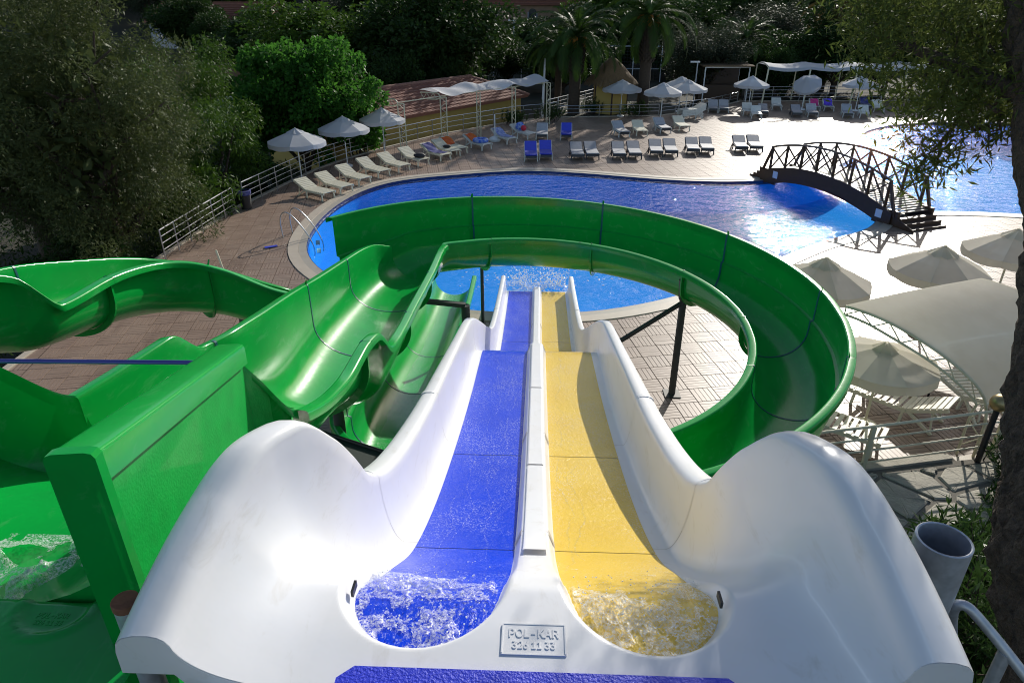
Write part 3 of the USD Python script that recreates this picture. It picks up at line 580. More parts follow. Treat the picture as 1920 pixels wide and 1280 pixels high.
# broken water where it wells up at the lane heads
rf = np.random.default_rng(3)
def ragged(G, keep):
    'a sheet with the faces dropped where keep is false'
    G = np.asarray(G); m = MB().grid(G); v, f = m.out(); k = np.asarray(keep).ravel(); f = f[k[f].all(1)]; u, i = np.unique(f, return_inverse=True); return MB().add(v[u], i.reshape(-1, 3))
def splash(name, label, sgn, matn, seed):
    th = thing(name, label, 'water', (CX+sgn*.47, 2.2, 5.27), kind='stuff'); G, K = [], []
    for y in np.linspace(1.985, 3.0, 170):
        inner, outer = .165, .865
        if y < 2.36:
            c, hw = (inner+outer)/2, (outer-inner)/2; e = math.sqrt(max(.02, 1-((y-2.36)/.40)**2)); inner, outer = c-hw*e, c+hw*e
        xs = np.linspace(inner+.015, outer-.015, 120); P = np.stack([CX+sgn*xs, np.full(120, y), np.zeros(120)], 1)
        n = meshkit.fbm(P*[19, 15, 1]+seed, 6); big = meshkit.fbm(P*[5.5, 4, 1]+seed+5, 4)
        edge = sm(y, 2.35+.5*(xs-.2)*(1 if sgn < 0 else .6), 2.75)
        K.append(n*.45+big*.55 > .43+.3*edge); f = .004+.045*sm(big, .40, .7)*(.15+.85*sm(n, .3, .7))*(1-edge)
        P[:, 2] = float(zf(y))+.010+f; G.append(P)
    obj('broken_water', ragged(G, K), 'foam', th, smooth=True)
    mb = MB(); ico = trimesh.creation.icosphere(1)
    for _ in range(200):
        x, y = rf.uniform(.2, .82), 2.05+abs(rf.normal(0, .3)); r = rf.uniform(.0012, .0045)
        if y > 3.1 or lane_d(x, y) < .03: continue
        mb.add(ico.vertices*r*[1, 1, .8]+[CX+sgn*x, y, float(zf(y))+.04+abs(rf.normal(0, .03))], ico.faces)
    obj('droplets', mb, 'droplet', th, smooth=True)
for sgn, lines in ((-1, [(.38, 2.9, 5.3, 1), (.62, 2.7, 4.6, 2), (.30, 5.7, 9.0, 3), (.50, 6.2, 8.8, 4), (.56, 3.6, 5.4, 8)]), (1, [(.22, 2.9, 5.5, 5), (.36, 3.3, 5.4, 6), (.30, 5.8, 8.9, 7), (.45, 13.8, 16, 9)])):
    for x0, a, b, sd in lines:   # thin foam lines that the running water draws on a lane
        ys = np.linspace(a, b, 80); wob = (meshkit.fbm(np.stack([ys*1.4, ys*0+sd*3.7, ys*0], 1), 4)-.5)*.34; wd = .002+.008*meshkit.noise(np.stack([ys*5, ys*0+sd, ys*0], 1)); k_ = 1 if sgn < 0 else 1
        obj('foam_line', MB().grid(np.array([[(CX+sgn*(x0+w_-d), y, float(zf(y))+.009), (CX+sgn*(x0+w_+d), y, float(zf(y))+.009)] for y, w_, d in zip(ys, wob, wd)])), 'stream_water', white, kind='stuff')
splash('lane_head_water', 'white churning water at the head of the blue lane', -1, 'foam', 3)
splash('lane_head_water', 'white churning water at the head of the yellow lane', 1, 'foam', 40)
sp = thing('pool_splash', 'white splash where both lanes run out into the pool', 'water', (CX, 18.7, -.07), kind='stuff'); G, K = [], []
for y in np.linspace(18.45, 19.5, 30):
    xs = np.linspace(-1.0, 1.1, 60); P = np.stack([xs, np.full(60, y), np.zeros(60)], 1); n = meshkit.fbm(P*[6, 6, 1], 4); K.append(n > .3+.3*sm(y, 18.7, 19.5))
    P[:, 2] = -.06+.22*sm(19.4-y, 0, .7)*sm(n, .4, .7)*np.clip(1-np.abs(xs)/1.1, 0, 1); G.append(P)
obj('broken_water', ragged(G, K), 'foam', sp, smooth=True)
mb = MB(); ico = trimesh.creation.icosphere(1)
for _ in range(900):
    lane_ = rf.choice([-.45, .45]); x = CX+lane_+rf.normal(0, .28); d = abs(rf.normal(0, .75)); y = 18.55+d; z = -.03+abs(rf.normal(0, .22))*math.exp(-d*.6)+.02
    mb.add(ico.vertices*rf.uniform(.006, .026)*np.array([1, 1, .8])+[x, y, z], ico.faces)
for _ in range(160):
    x, y = rf.uniform(-2.3, 2.6), rf.uniform(18.6, 23); mb.add(ico.vertices*rf.uniform(.01, .03)*np.array([1.4, 1, .5])+[x, y, -.06], ico.faces)
obj('droplets', mb, 'droplet', sp, smooth=True)
# water boiling in the green start trough
sw = thing('trough_water', 'white churning water in the green start trough', 'water', (-2.6, 2.6, 4.9), kind='stuff'); G, K = [], []
for y in np.linspace(2.36, 3.1, 44):
    xs = np.linspace(-3.9, -2.22, 80); P = np.stack([xs, np.full(80, y), np.zeros(80)], 1); n = meshkit.fbm(P*[8, 8, 1]+9, 5); K.append(meshkit.fbm(P*[3.5, 3.5, 1]+2, 4) > .36+.2*sm(y, 2.7, 3.1))
    P[:, 2] = 4.92-.10*sm(y, 2.7, 3.1)+.12*sm(n, .4, .75)*sm(3.1-y, 0, .3); G.append(P)
obj('broken_water', ragged(G, K), 'foam', sw, smooth=True)
# odds and ends by the start
gb = obj('grab_bar', MB().tube([(-4.6, 3.78, 5.64), (-2.16, 3.9, 5.605)], .016, 10), 'blue_steel', smooth=40); tag(gb.prim, 'thin blue grab bar across the green start trough', 'rail')
pp = thing('pipe_post', 'rusty topped steel post between the green and white slide walls', 'post', (-1.65, 1.93, 0)); obj('pipe', MB().tube([(-1.65, 1.93, 0), (-1.65, 1.93, 5.60)], .05, 20), 'galvanised', pp, smooth=40)
obj('rusty_cap', MB().lathe([(0, .004), (.042, .006), (.053, 0), (.053, -.03), (.051, -.035)], (-1.65, 1.93, 5.602), 20), 'rust', pp, smooth=40)
op = thing('pipe_post', 'wide open topped galvanised post behind the right wall of the white slide', 'post', (1.93, 2.5, 0))
obj('pipe', MB().lathe([(.122, 0), (.122, 5.52), (.116, 5.524), (.110, 5.52), (.110, 4.6), (0, 4.6)], (1.93, 2.5, 0), 28), 'galvanised', op, smooth=40)
hr = thing('stair_handrail', 'lavender grey bent tube handrail beside the open topped post', 'handrail', (2.2, 2.2, 3))
hp = [ground(1786, 1190, 4.6), ground(1786, 1150, 5.0), ground(1795, 1134, 5.12), ground(1812, 1136, 5.14), ground(1835, 1158, 5.1), ground(1880, 1212, 5.0), ground(1925, 1270, 4.9), ground(1990, 1350, 4.75)]
obj('tube', MB().tube(CubicSpline(range(8), hp)(np.linspace(0, 7, 50)), .026, 12), 'blue_steel' if False else 'galvanised', hr, smooth=True)
q = ground(1885, 1222, 4.98); obj('post', MB().tube([q, q-[0, 0, 2.2]], .03, 10), 'galvanised', hr, smooth=True)
cv = thing('canvas_cover', 'dark canvas roof over the pump bay between green and white slides', 'cover', (-2, 6, 0))
cc = [(-2.75, 6.9), (-1.28, 6.25), (-1.12, 4.6), (-2.75, 4.6)]
obj('canvas', MB().poly(Polygon(cc), 2.96, 3.0).poly(Polygon(cc).buffer(.02).difference(Polygon(cc).buffer(-.03)), 2.0, 2.955), 'canvas_dark', cv)
obj('edge_bar', MB().tube([(*cc[0], 3.02), (*cc[1], 3.02)], .02, 8), 'black_paint', cv)
for p in cc: obj('leg', MB().box((p[0], p[1], 1.0), (.05, .05, 1.99)), 'grey_paint', cv)
# ------------------------------------------------------------------ railings, bridge, canopies, buildings
def railing(name, pts, label, h=1.0, rails=4, gap=1.35, m='steel', r=.024, rr=.016, z0=0., square=False):
    P = np.asarray(pts, float); th = thing(name, label, 'railing', (*P[0], z0))
    L = np.r_[0, np.cumsum(np.linalg.norm(np.diff(P, axis=0), axis=1))]; k = max(2, int(round(L[-1]/gap))+1)
    at = lambda s: np.array([np.interp(s, L, P[:, 0]), np.interp(s, L, P[:, 1])])
    for s in np.linspace(0, L[-1], k):
        p = at(s)
        if square: obj('post', MB().box((*p, z0+h/2), (.07, .07, h)), m, th)
        else: obj('post', MB().tube([(*p, z0), (*p, z0+h)], r, 8), m, th, smooth=40)
    for q in range(rails):
        z = z0+h-.01-q*(h-.12)/rails; s_ = np.unique(np.r_[np.linspace(0, L[-1], k), L])
        obj('rail', MB().tube([(*at(s), z) for s in s_], rr if q else rr*1.5, 8), m, th, smooth=40)
    return th
railing('pool_railing', [(-12.15, 20.7), (-12.1, 23.4), (-12.0, 26.1)], 'bright steel railing in front of the big olive tree, nearest the slides', gap=.95)
railing('pool_railing', [(-11.95, 26.9), (-11.45, 30.1), (-10.85, 33.4), (-9.95, 35.9), (-8.65, 38.5)], 'steel railing behind the row of white slatted loungers on the left')
railing('pool_railing', [(-8.55, 38.65), (-5.75, 43.05), (-1.5, 47.8), (1.2, 49.45)], 'thin grey railing between the tile roofed shed and the towel covered loungers', rails=3)
railing('garden_railing', [(1.35, 49.5), (4.8, 49.95), (8.4, 50.45)], 'low railing round the palm bed behind the single blue lounger', h=.8, rails=3)
railing('garden_railing', [(8.6, 50.6), (12.4, 53.3), (15.6, 57.3)], 'low railing beside the thatched hut and the second palm', h=.8, rails=3)
railing('terrace_railing', [(16.2, 57.6), (23, 58.2), (30, 58.7), (45, 59.7)], 'long steel railing along the back of the terrace under the white canopy', h=1.15, gap=2.2)
railing('ramp_railing', [(.6, 50.2), (3.2, 54.5), (4.9, 57.5)], 'white ramp railing left of the first palm trunk', h=1.1, rails=4, m='white_paint')
railing('front_railing', [(3.22, 9.45), (5.92, 10.05), (8.5, 10.68)], 'cream railing between the sunlit deck and the stone path', h=1.15, gap=2.7, m='cream_paint', square=True, rr=.017)

# footbridge
A, B = np.array([13.25, 25.35]), np.array([10.45, 32.35]); dv = (B-A)/np.linalg.norm(B-A); nv = np.array([-dv[1], dv[0]])*-1; BL = np.linalg.norm(B-A); BW = 1.75
br = thing('footbridge', 'dark timber arched footbridge with crossed braces over the pool channel', 'bridge', (*((A+B)/2), 0))
def bp(s, w, z): p = A+dv*s*BL+nv*w*BW; return np.array([p[0], p[1], z])
dz = lambda s: .42+.62*(1-(2*s-1)**2)
for w in (0, 1):
    G = [[bp(s, w, dz(s)-.62), bp(s, w, dz(s)+.04), bp(s, w+(.05 if w else -.05), dz(s)+.04), bp(s, w+(.05 if w else -.05), dz(s)-.62), bp(s, w, dz(s)-.62)] for s in np.linspace(0, 1, 24)]
    obj('side_beam', MB().grid(np.array(G)), 'bridge_wood', br)
    ss = np.linspace(.06, .94, 8); hh = .98
    for s in ss: obj('post', MB().beam(bp(s, w, dz(s)-.3), bp(s, w, dz(s)+hh), .09), 'bridge_wood', br)
    for a, b in zip(ss[:-1], ss[1:]):
        obj('cross_brace', MB().beam(bp(a, w, dz(a)+.06), bp(b, w, dz(b)+hh-.03), .055, .045), 'bridge_wood', br)
        obj('cross_brace', MB().beam(bp(b, w+.02, dz(b)+.06), bp(a, w+.02, dz(a)+hh-.03), .055, .045), 'bridge_wood', br)
    obj('end_brace', MB().beam(bp(-.01, w, dz(0)-.1), bp(ss[0], w, dz(ss[0])+hh), .09), 'bridge_wood', br)
    obj('end_brace', MB().beam(bp(1.01, w, dz(1)-.1), bp(ss[-1], w, dz(ss[-1])+hh), .09), 'bridge_wood', br)
    obj('handrail', MB().tube([bp(s, w, dz(s)+hh+.03) for s in np.linspace(.05, .95, 22)], .045, 8), 'bridge_rail', br, smooth=40)
    for s0, s1 in ((-.03, .12), (.88, 1.03)):
        obj('end_block', MB().beam(bp(s0, w*(1-.04)+.02, .24), bp(s1, w*(1-.04)+.02, .24), .1, .62), 'bridge_wood', br)
for s in np.linspace(.005, .995, 52):
    obj('plank', MB().beam(bp(s, .01, dz(s)), bp(s, .99, dz(s)), BL/52-.012, .035), 'bridge_floor', br)
for k in range(3):
    for s in (-.035-.033*k, 1.035+.033*k): obj('step', MB().beam(bp(s, .0, .17-.065*k), bp(s, 1., .17-.065*k), .27, .33-.13*k), 'bridge_wood', br)
    for w in (0, 1): pass
for s in (-.07,):
    obj('step_side', MB().add([bp(-.02, -.02, .36), bp(-.02, -.02, 0), bp(-.14, -.02, 0), bp(-.14, -.02, .08), bp(-.02, .0, .36), bp(-.02, .0, 0), bp(-.14, .0, 0), bp(-.14, .0, .08)], [[0, 1, 2, 3], [4, 7, 6, 5], [0, 3, 7, 4]]), 'bridge_wood', br)
for s, k in ((.87, 0), (.075, 1)): obj('notice', MB().beam(bp(s-.02, -.055, dz(s)-.28), bp(s+.02, -.055, dz(s)-.28), .012, .3), 'notice', br)

# pool ladder and the small things on the left deck
ld = thing('pool_ladder', 'chrome pool ladder on the left edge of the pool', 'ladder', (-9, 23.3, 0))
for o in (0, .55):
    b0 = np.array([-9.05, 23.05, 0])+np.array([.16, .53, 0])*o/.55
    obj('rail', MB().tube(CubicSpline(range(6), [b0, b0+[0, 0, .72], b0+[.22, -.04, .93], b0+[.55, -.1, .72], b0+[1.0, -.2, .1], b0+[1.12, -.22, -.6]])(np.linspace(0, 5, 30)), .022, 8), 'steel', ld, smooth=True)
for z in (-.2, -.5): obj('tread', MB().box((-7.85, 23.1, z), (.14, .5, .03), rz=.3), 'steel', ld)
fs = thing('foot_shower', 'pale standpipe with a rough stone foot on the brown deck', 'shower', (*ground(432, 527)[:2], 0)); g0 = ground(432, 527)
stn = trimesh.creation.icosphere(2, .2); stn.vertices = stn.vertices*[1, 1, .8]*(1+.25*(meshkit.noise(stn.vertices*7)-.5)[:, None])+[g0[0], g0[1], .12]
obj('stone', MB().mesh(stn), 'paving_stone', fs); obj('pipe', MB().tube([(g0[0]-.12, g0[1]+.05, 0), (g0[0]-.3, g0[1]+.1, .95)], .03, 8), 'cream_paint', fs, smooth=40)
dm = obj('depth_marker', MB().box((-9.12, 22.0, .026), (.42, .16, .01), rz=.5), 'cushion_blue'); tag(dm.prim, 'small blue marker plate on the rim of the pool left of the ladder shadow', 'marker')
bn = thing('litter_bin', 'dark litter bin with a blue bag at the bend of the left railing', 'bin', (-11.75, 26.6, 0)); obj('drum', MB().lathe([(0, 0), (.2, 0), (.24, .7), (.22, .7), (.2, .1)], (-11.75, 26.6, 0), 14), 'black_paint', bn, smooth=40); obj('bag', MB().lathe([(.2, .5), (.26, .62), (.27, .74), (.22, .76)], (-11.75, 26.6, 0), 14), 'towel_navy', bn, smooth=40)

# umbrellas
def umbrella(loc, R=1.25, H=2.35, label='', tilt=0., tdir=0., m='canvas_white', closed=0., group=None, drop=.5, pole='white_paint', base=True, roll=0.):
    u = thing('parasol', label, 'parasol', loc, group); x, y, z = loc
    ct_, st_ = math.cos(tilt), math.sin(tilt); cd, sd = math.cos(tdir), math.sin(tdir)
    Rz = np.array([[cd, -sd, 0], [sd, cd, 0], [0, 0, 1]]); Rx = np.array([[ct_, 0, st_], [0, 1, 0], [-st_, 0, ct_]]); M = Rz@Rx@Rz.T
    top = np.array([x, y, z+H])
    def place(P): return P@M.T+top
    n = 8; G = []
    for i, rr in enumerate((.14, .3, .55, .8, 1.0)):
        row = []
        for k in range(n*4+1):
            a = k/(n*4)*2*math.pi+roll; f = (k % 4)/4; sag = 1-.045*math.sin(f*math.pi)*rr
            row.append((R*rr*sag*math.cos(a), R*rr*sag*math.sin(a), -drop*rr**1.12-.03*math.sin(f*math.pi)*rr))
        G.append(row)
    obj('canopy', MB().grid(place(np.array(G).reshape(-1, 3)).reshape(5, n*4+1, 3)), m, u)
    e = np.array(G[-1]); lo = e.copy(); lo[:, 2] -= .17+.03*np.abs(np.sin(np.arange(n*4+1)/4*math.pi)); lo[:, :2] *= 1.005
    obj('valance', MB().grid(np.stack([place(e), place(lo)])), m, u)
    V = [(.30*R*(1+.06*(k % 2))*math.cos(k*math.pi/n+roll), .30*R*(1+.06*(k % 2))*math.sin(k*math.pi/n+roll), -.10-.05*(k % 2)) for k in range(2*n+1)]
    V2 = [(.03*math.cos(k*math.pi/n), .03*math.sin(k*math.pi/n), .09) for k in range(2*n+1)]
    obj('vent_cap', MB().grid(np.stack([place(np.array(V2)), place(np.array(V))])), m, u)
    for k in range(n):
        a = k/n*2*math.pi+roll; p = place(np.array([[0, 0, -.05], [R*math.cos(a)*.98, R*math.sin(a)*.98, -drop-.03]])); obj('rib', MB().beam(p[0], p[1], .018, .022), pole, u)
    obj('pole', MB().tube([(x, y, z), (x, y, z+H+.08)], .026, 10), pole, u, smooth=40)
    obj('hub', MB().lathe([(0, 0), (.06, .0), (.07, .08), (.04, .16), (.03, .3), (0, .3)], (x, y, z+H-.95), 10), 'cream_paint', u, smooth=40)
    if base: obj('base', MB().lathe([(0, .12), (.05, .13), (.06, .09), (.22, .08), (.26, .05), (.26, 0)], (x, y, z), 18), pole, u, smooth=40)
    return u
def g2(px, py, z=0): p = ground(px, py, z); return p[0], p[1]
umb = [(567, 342, 1.3, 'white parasol nearest the left railing bend, half its canopy in sun'), (652, 312, 1.25, 'white parasol between the other two beside the mulberry tree'), (722, 290, 1.2, 'shaded white parasol with a bright patch, before the roofed shed'),
       (1163, 218, 1.35, 'lone white parasol in front of the thatched hut'), (1238, 226, 1.3, 'white parasol right of the second palm trunk'), (1284, 218, 1.35, 'white parasol with sunlit top left of the dark gazebo'), (1272, 210, 1.3, 'white parasol mostly behind the one with the sunlit top'),
       (1402, 208, 1.25, 'blue shaded parasol under the left end of the white canopy'), (1603, 208, 1.25, 'shaded parasol under the right half of the white canopy')]
for px, py, R, lab in umb: umbrella((*g2(px, py), 0), R, 2.35, lab, roll=px*.37)
umbrella((*g2(1503, 206), 0), 1.0, 2.2, 'parasol tipped sharply towards the pool under the white canopy', tilt=.6, tdir=-2.2)
for px, py, z, R, lab in ((1547, 500, 2.0, 1.12, 'cream parasol beside the outer rim of the green loop'), (1768, 478, 2.05, 1.12, 'cream parasol on the bright deck below the footbridge steps'), (1905, 445, 2.1, 1.12, 'cream parasol cut by the right edge beside the trunk')):
    x, y = g2(px, py, z+.1); umbrella((x, y, 0), R, z+.25, lab, m='canvas_cream', pole='cream_paint', roll=px*.2)
x, y = 6.65, 11.75; umbrella((x, y, 0), 1.02, 1.82, 'cream parasol under the arched canopy truss', m='canvas_cream', pole='cream_paint', drop=.3)

# arched canopy at the right
E_ = np.array([3.35, 1.5, 0]); Bs, Tp = np.array([8.25, 10.75, 0]), np.array([5.95, 12.2, 0])
us = [0, .0, .03, .10, .22, .36, .52, .7, .86, 1.0]; zs = [0, .7, 1.12, 1.42, 1.68, 1.91, 2.11, 2.29, 2.39, 2.43]
apx = PchipInterpolator([0, .8, 1.1, 1.45, 1.85, 2.3, 2.75, 3.25, 3.7, 4.1], np.array([(u, z) for u, z in zip(us, zs)]))
def arch(s, off=0, e=0.):
    u, z = apx(s); p = Bs+(Tp-Bs)*u+E_*e; return np.array([p[0], p[1], z+off])
ac = thing('arched_canopy', 'cream quarter round canopy on lattice arches beside the front railing', 'canopy', (7, 11.5, 0))
for e in (0, 1.0):
    obj('arch_chord', MB().tube([arch(s, 0, e) for s in np.linspace(0, 4.1, 30)], .028, 8), 'cream_paint', ac, smooth=40)
    lowc = lambda s: arch(s, -.26*sm(s, .9, 1.5)*(1-.35*sm(s, 3, 4.1)), e)+((Bs-Tp)/np.linalg.norm(Bs-Tp)*-.26*(1-sm(s, .8, 1.5)))
    obj('arch_chord', MB().tube([lowc(s) for s in np.linspace(0, 4.1, 30)], .024, 8), 'cream_paint', ac, smooth=40)
    ss = np.linspace(.3, 4.1, 15)
    for i in range(14):
        a, b = (arch(ss[i], 0, e), lowc(ss[i+1])) if i % 2 else (lowc(ss[i]), arch(ss[i+1], 0, e)); obj('lattice', MB().tube([a, b], .012, 6), 'cream_paint', ac)
    obj('lattice', MB().tube([arch(4.1, 0, e), lowc(4.1)], .014, 6), 'cream_paint', ac)
obj('fabric', MB().grid(np.array([[arch(s, .035+.03*math.sin(math.pi*e), e) for e in np.linspace(-.005, 1.005, 14)] for s in np.linspace(1.15, 4.1, 22)])), 'canvas_cream', ac, smooth=True)
for s in (1.15, 4.1): obj('purlin', MB().tube([arch(s, -.0, 0), arch(s, -.0, 1)], .022, 6), 'cream_paint', ac)
lp = thing('globe_lamp', 'black lamp post with a brass globe beside the big trunk', 'lamp post', (8.05, 10.35, .2))
obj('post', MB().tube([(8.05, 10.35, 0), (8.05, 10.35, 1.32)], .05, 12), 'black_paint', lp, smooth=40); gl = trimesh.creation.icosphere(3, .155); gl.apply_translation((8.05, 10.35, 1.47)); obj('globe', MB().mesh(gl), 'brass', lp, smooth=True)
tb = thing('side_table', 'small brown tray table on one leg behind the slatted lounger', 'table', (*g2(1737, 752), 0)); q = g2(1737, 752)
obj('leg', MB().tube([(*q, 0), (*q, .75)], .022, 8), 'black_paint', tb); obj('tray', MB().box((q[0]-.28, q[1]+.1, .77), (.62, .36, .03), rz=.2).box((q[0]-.28, q[1]+.1, .72), (.55, .3, .07), rz=.2), 'bridge_wood', tb)

# loungers
def make_lounger(name, label, m, back=38, padded=False, towel=None, group=None, arms=False):
    t = thing(name, label, 'lounger', (0, 0, 0), group); Lh, Ls, w = .78, 1.15, .64; a = rad(back); zs_ = .30
    for s_ in (-1, 1):
        obj('side_rail', MB().beam((s_*w/2, -Ls, zs_), (s_*w/2, 0, zs_), .045, .075), m, t)
        obj('back_rail', MB().beam((s_*w/2, 0, zs_), (s_*w/2, Lh*math.cos(a), zs_+Lh*math.sin(a)), .045, .07), m, t)
        for y in (-Ls+.14, -.05): obj('leg', MB().beam((s_*(w/2-.01), y, zs_), (s_*(w/2+.02), y-.02, 0), .055, .05), m, t)
        obj('rear_leg', MB().beam((s_*(w/2), .05, zs_), (s_*(w/2+.01), .55, 0), .05, .05), m, t)
        obj('prop', MB().beam((s_*(w/2-.05), Lh*.62*math.cos(a), zs_+Lh*.62*math.sin(a)), (s_*(w/2-.05), .5, .05), .03, .03), m, t)
    if padded:
        obj('seat_panel', MB().box((0, -Ls/2, zs_+.045), (w-.02, Ls-.03, .05)), padded, t)
        M = np.array([[1, 0, 0], [0, math.cos(a), -math.sin(a)], [0, math.sin(a), math.cos(a)]])
        obj('back_panel', MB().box(np.array([0, Lh/2*math.cos(a), zs_+Lh/2*math.sin(a)])+M@[0, 0, .045], (w-.02, Lh-.02, .05), M=M), padded, t)
        obj('skirt', MB().box((0, -Ls/2, zs_-.06), (w-.06, Ls-.04, .1)), 'lounger_dark', t)
    else:
        for y in np.linspace(-Ls+.04, -.05, 9): obj('slat', MB().box((0, y, zs_+.045), (w+.02, .085, .022)), m, t)
        M = np.array([[1, 0, 0], [0, math.cos(a), -math.sin(a)], [0, math.sin(a), math.cos(a)]])
        for s_ in np.linspace(.07, Lh-.04, 7): obj('slat', MB().box(np.array([0, s_*math.cos(a), zs_+s_*math.sin(a)])+M@[0, 0, .045], (w+.02, .085, .022), M=M), m, t)
    return t
def head_foot(h, f):
    H_, F_ = np.array(g2(*h, .35)), np.array(g2(*f, .35)); d = H_-F_; d /= np.linalg.norm(d); c = F_+d*1.15; return (*c, 0.), math.atan2(-d[0], d[1])
def towel(px, py, m, label, loc, rz, seat=(-.9, .0), back=.7, ang=25, w=.56, z=.365, wob=1):
    t = thing('beach_towel', label, 'towel', loc, rz=0); c, s_ = math.cos(rz), math.sin(rz); a = rad(ang); G = []
    for v in np.linspace(seat[0], back, 18):
        row = []
        for u in np.linspace(-w/2, w/2, 8):
            yy, zz = (v, z) if v < 0 else (v*math.cos(a)-.045*math.sin(a), z+v*math.sin(a))
            zz += .018*math.sin(u*13+v*9)*wob+.012*wob; uu = u+.03*math.sin(v*5)
            row.append((loc[0]+uu*c-yy*s_, loc[1]+uu*s_+yy*c, zz))
        G.append(row)
    obj('cloth', MB().grid(np.array(G)), m, t, smooth=True); return t
protos = {}
def lounger(kind, h, f, label, group=None):
    loc, rz = head_foot(h, f)
    if kind not in protos:
        nm, m, bk, pad = {'slat': ('slatted_lounger', 'lounger_cream', 25, False), 'white': ('slatted_lounger', 'lounger_white', 24, False), 'grey': ('padded_lounger', 'lounger_dark', 20, 'lounger_mesh'), 'blue': ('padded_lounger', 'lounger_white', 28, 'cushion_blue'), 'mesh': ('padded_lounger', 'lounger_white', 27, 'lounger_mesh'), 'flat': ('slatted_lounger', 'lounger_white', 3, False)}[kind]
        t = make_lounger(nm, label, m, bk, pad, group=group); protos[kind] = t
        t.prim.GetAttribute('xformOp:translate').Set(Gf.Vec3d(*loc)); t.prim.GetAttribute('xformOp:rotateZ').Set(float(deg(rz)))
    else: dup(protos[kind], loc, rz, label, group)
    return loc, rz
places = {}
for key, kind, h, f, lab in [
    (1, 'slat', (541, 343), (618, 360), 'cream slatted lounger nearest the bend of the left railing'), (2, 'slat', (578, 330), (652, 348), 'cream slatted lounger second along the left pool side'),
    (3, 'slat', (620, 316), (686, 333), 'cream slatted lounger third along the left pool side'), (4, 'slat', (660, 303), (722, 319), 'cream slatted lounger fourth along the left, behind the second parasol foot'),
    (5, 'slat', (697, 293), (760, 309), 'cream slatted lounger under the shaded parasol by the shed'), (6, 'slat', (736, 282), (796, 298), 'cream slatted lounger with a black bag before the lattice frame'),
    (7, 'slat', (772, 273), (838, 289), 'cream slatted lounger under a navy towel'), (8, 'slat', (797, 266), (855, 282), 'bare slatted lounger between the navy and the red towels'),
    (9, 'slat', (814, 262), (868, 277), 'slatted lounger with a red towel over its back'), (10, 'white', (848, 254), (915, 270), 'white lounger under an orange towel and a blue float'),
    (11, 'white', (905, 243), (962, 259), 'white lounger under a blue and white checked towel'), (12, 'white', (942, 237), (1000, 250), 'white lounger with a blue bag and a red ball'),
    (13, 'mesh', (1018, 228), (1016, 252), 'grey lounger seen end on before the leafy shrub'), (14, 'blue', (1062, 228), (1062, 252), 'lone blue padded lounger in front of the first palm'),
    (15, 'blue', (993, 266), (996, 291), 'left lounger of the blue padded pair by the pool'), (16, 'blue', (1020, 264), (1024, 289), 'right lounger of the blue padded pair by the pool'),
    (17, 'grey', (1074, 263), (1084, 289), 'left one of the grey padded pair nearest the blue pair'), (18, 'grey', (1099, 262), (1112, 288), 'right one of the grey padded pair nearest the blue pair'),
    (19, 'grey', (1152, 260), (1162, 288), 'left one of the second grey padded pair along the pool'), (20, 'grey', (1178, 259), (1192, 287), 'right one of the second grey padded pair along the pool'),
    (21, 'grey', (1220, 255), (1232, 283), 'left one of the third grey padded pair along the pool'), (22, 'grey', (1245, 254), (1260, 282), 'right one of the third grey padded pair along the pool'),
    (23, 'grey', (1288, 252), (1301, 279), 'left one of the fourth grey padded pair along the pool'), (24, 'grey', (1312, 251), (1328, 278), 'right one of the fourth grey padded pair along the pool'),
    (25, 'grey', (1374, 250), (1392, 275), 'left one of the grey padded pair next to the footbridge'), (26, 'grey', (1398, 249), (1420, 274), 'right one of the grey padded pair next to the footbridge'),
    (27, 'mesh', (1140, 228), (1172, 247), 'grey lounger left of the lone parasol in front of the hut'), (28, 'slat', (1178, 222), (1205, 245), 'cream lounger right of the lone parasol in front of the hut'),
    (29, 'mesh', (1213, 220), (1250, 240), 'pale lounger in front of the second palm trunk'), (30, 'slat', (1250, 216), (1285, 236), 'cream lounger right of the second palm trunk'),
    (31, 'mesh', (1332, 185), (1338, 203), 'pale lounger alone left before the dark gazebo'), (32, 'mesh', (1352, 185), (1358, 203), 'pale lounger alone right before the dark gazebo'),
    (33, 'white', (1392, 190), (1404, 208), 'white lounger under the left parasol of the terrace'), (34, 'grey', (1424, 190), (1432, 209), 'grey lounger on the terrace between the first two canopy posts'),
    (35, 'grey', (1480, 191), (1496, 211), 'grey lounger before the tipped parasol'), (36, 'mesh', (1508, 193), (1526, 211), 'pale lounger just right of the tipped parasol pole'),
    (37, 'white', (1516, 184), (1530, 200), 'white lounger under a pink towel'), (38, 'white', (1540, 184), (1556, 200), 'white lounger under a violet towel'),
    (39, 'mesh', (1574, 192), (1592, 212), 'pale lounger left of the third canopy post'), (40, 'white', (1604, 193), (1624, 213), 'white lounger below the shaded right parasol'),
    (41, 'grey', (1608, 184), (1626, 198), 'dark lounger with a navy towel behind the white one'), (42, 'white', (1632, 186), (1650, 202), 'white lounger at the end of the terrace row by the leafy branch'),
    (43, 'white', (1410, 196), (1420, 214), 'white lounger in the front row below the canopy, far left'), (44, 'white', (1450, 184), (1458, 198), 'white lounger behind the front row at the terrace rail'),
    (45, 'white', (1745, 214), (1780, 222), 'white lounger on the far bank left of the trunk, first of four'), (46, 'white', (1785, 215), (1822, 223), 'white lounger on the far bank left of the trunk, second of four'), (47, 'white', (1826, 216), (1862, 224), 'white lounger on the far bank left of the trunk, third of four'), (48, 'white', (1864, 216), (1900, 224), 'white lounger on the far bank, closest to the trunk'),
    (49, 'slat', (1750, 770), (1604, 716), 'cream slatted lounger lying in sun under the arched canopy'), (50, 'slat', (1870, 770), (1778, 692), 'cream slatted lounger mostly behind the arched canopy'), (51, 'slat', (1590, 795), (1660, 818), 'cream slatted lounger low beside the outer wall of the loop')]:
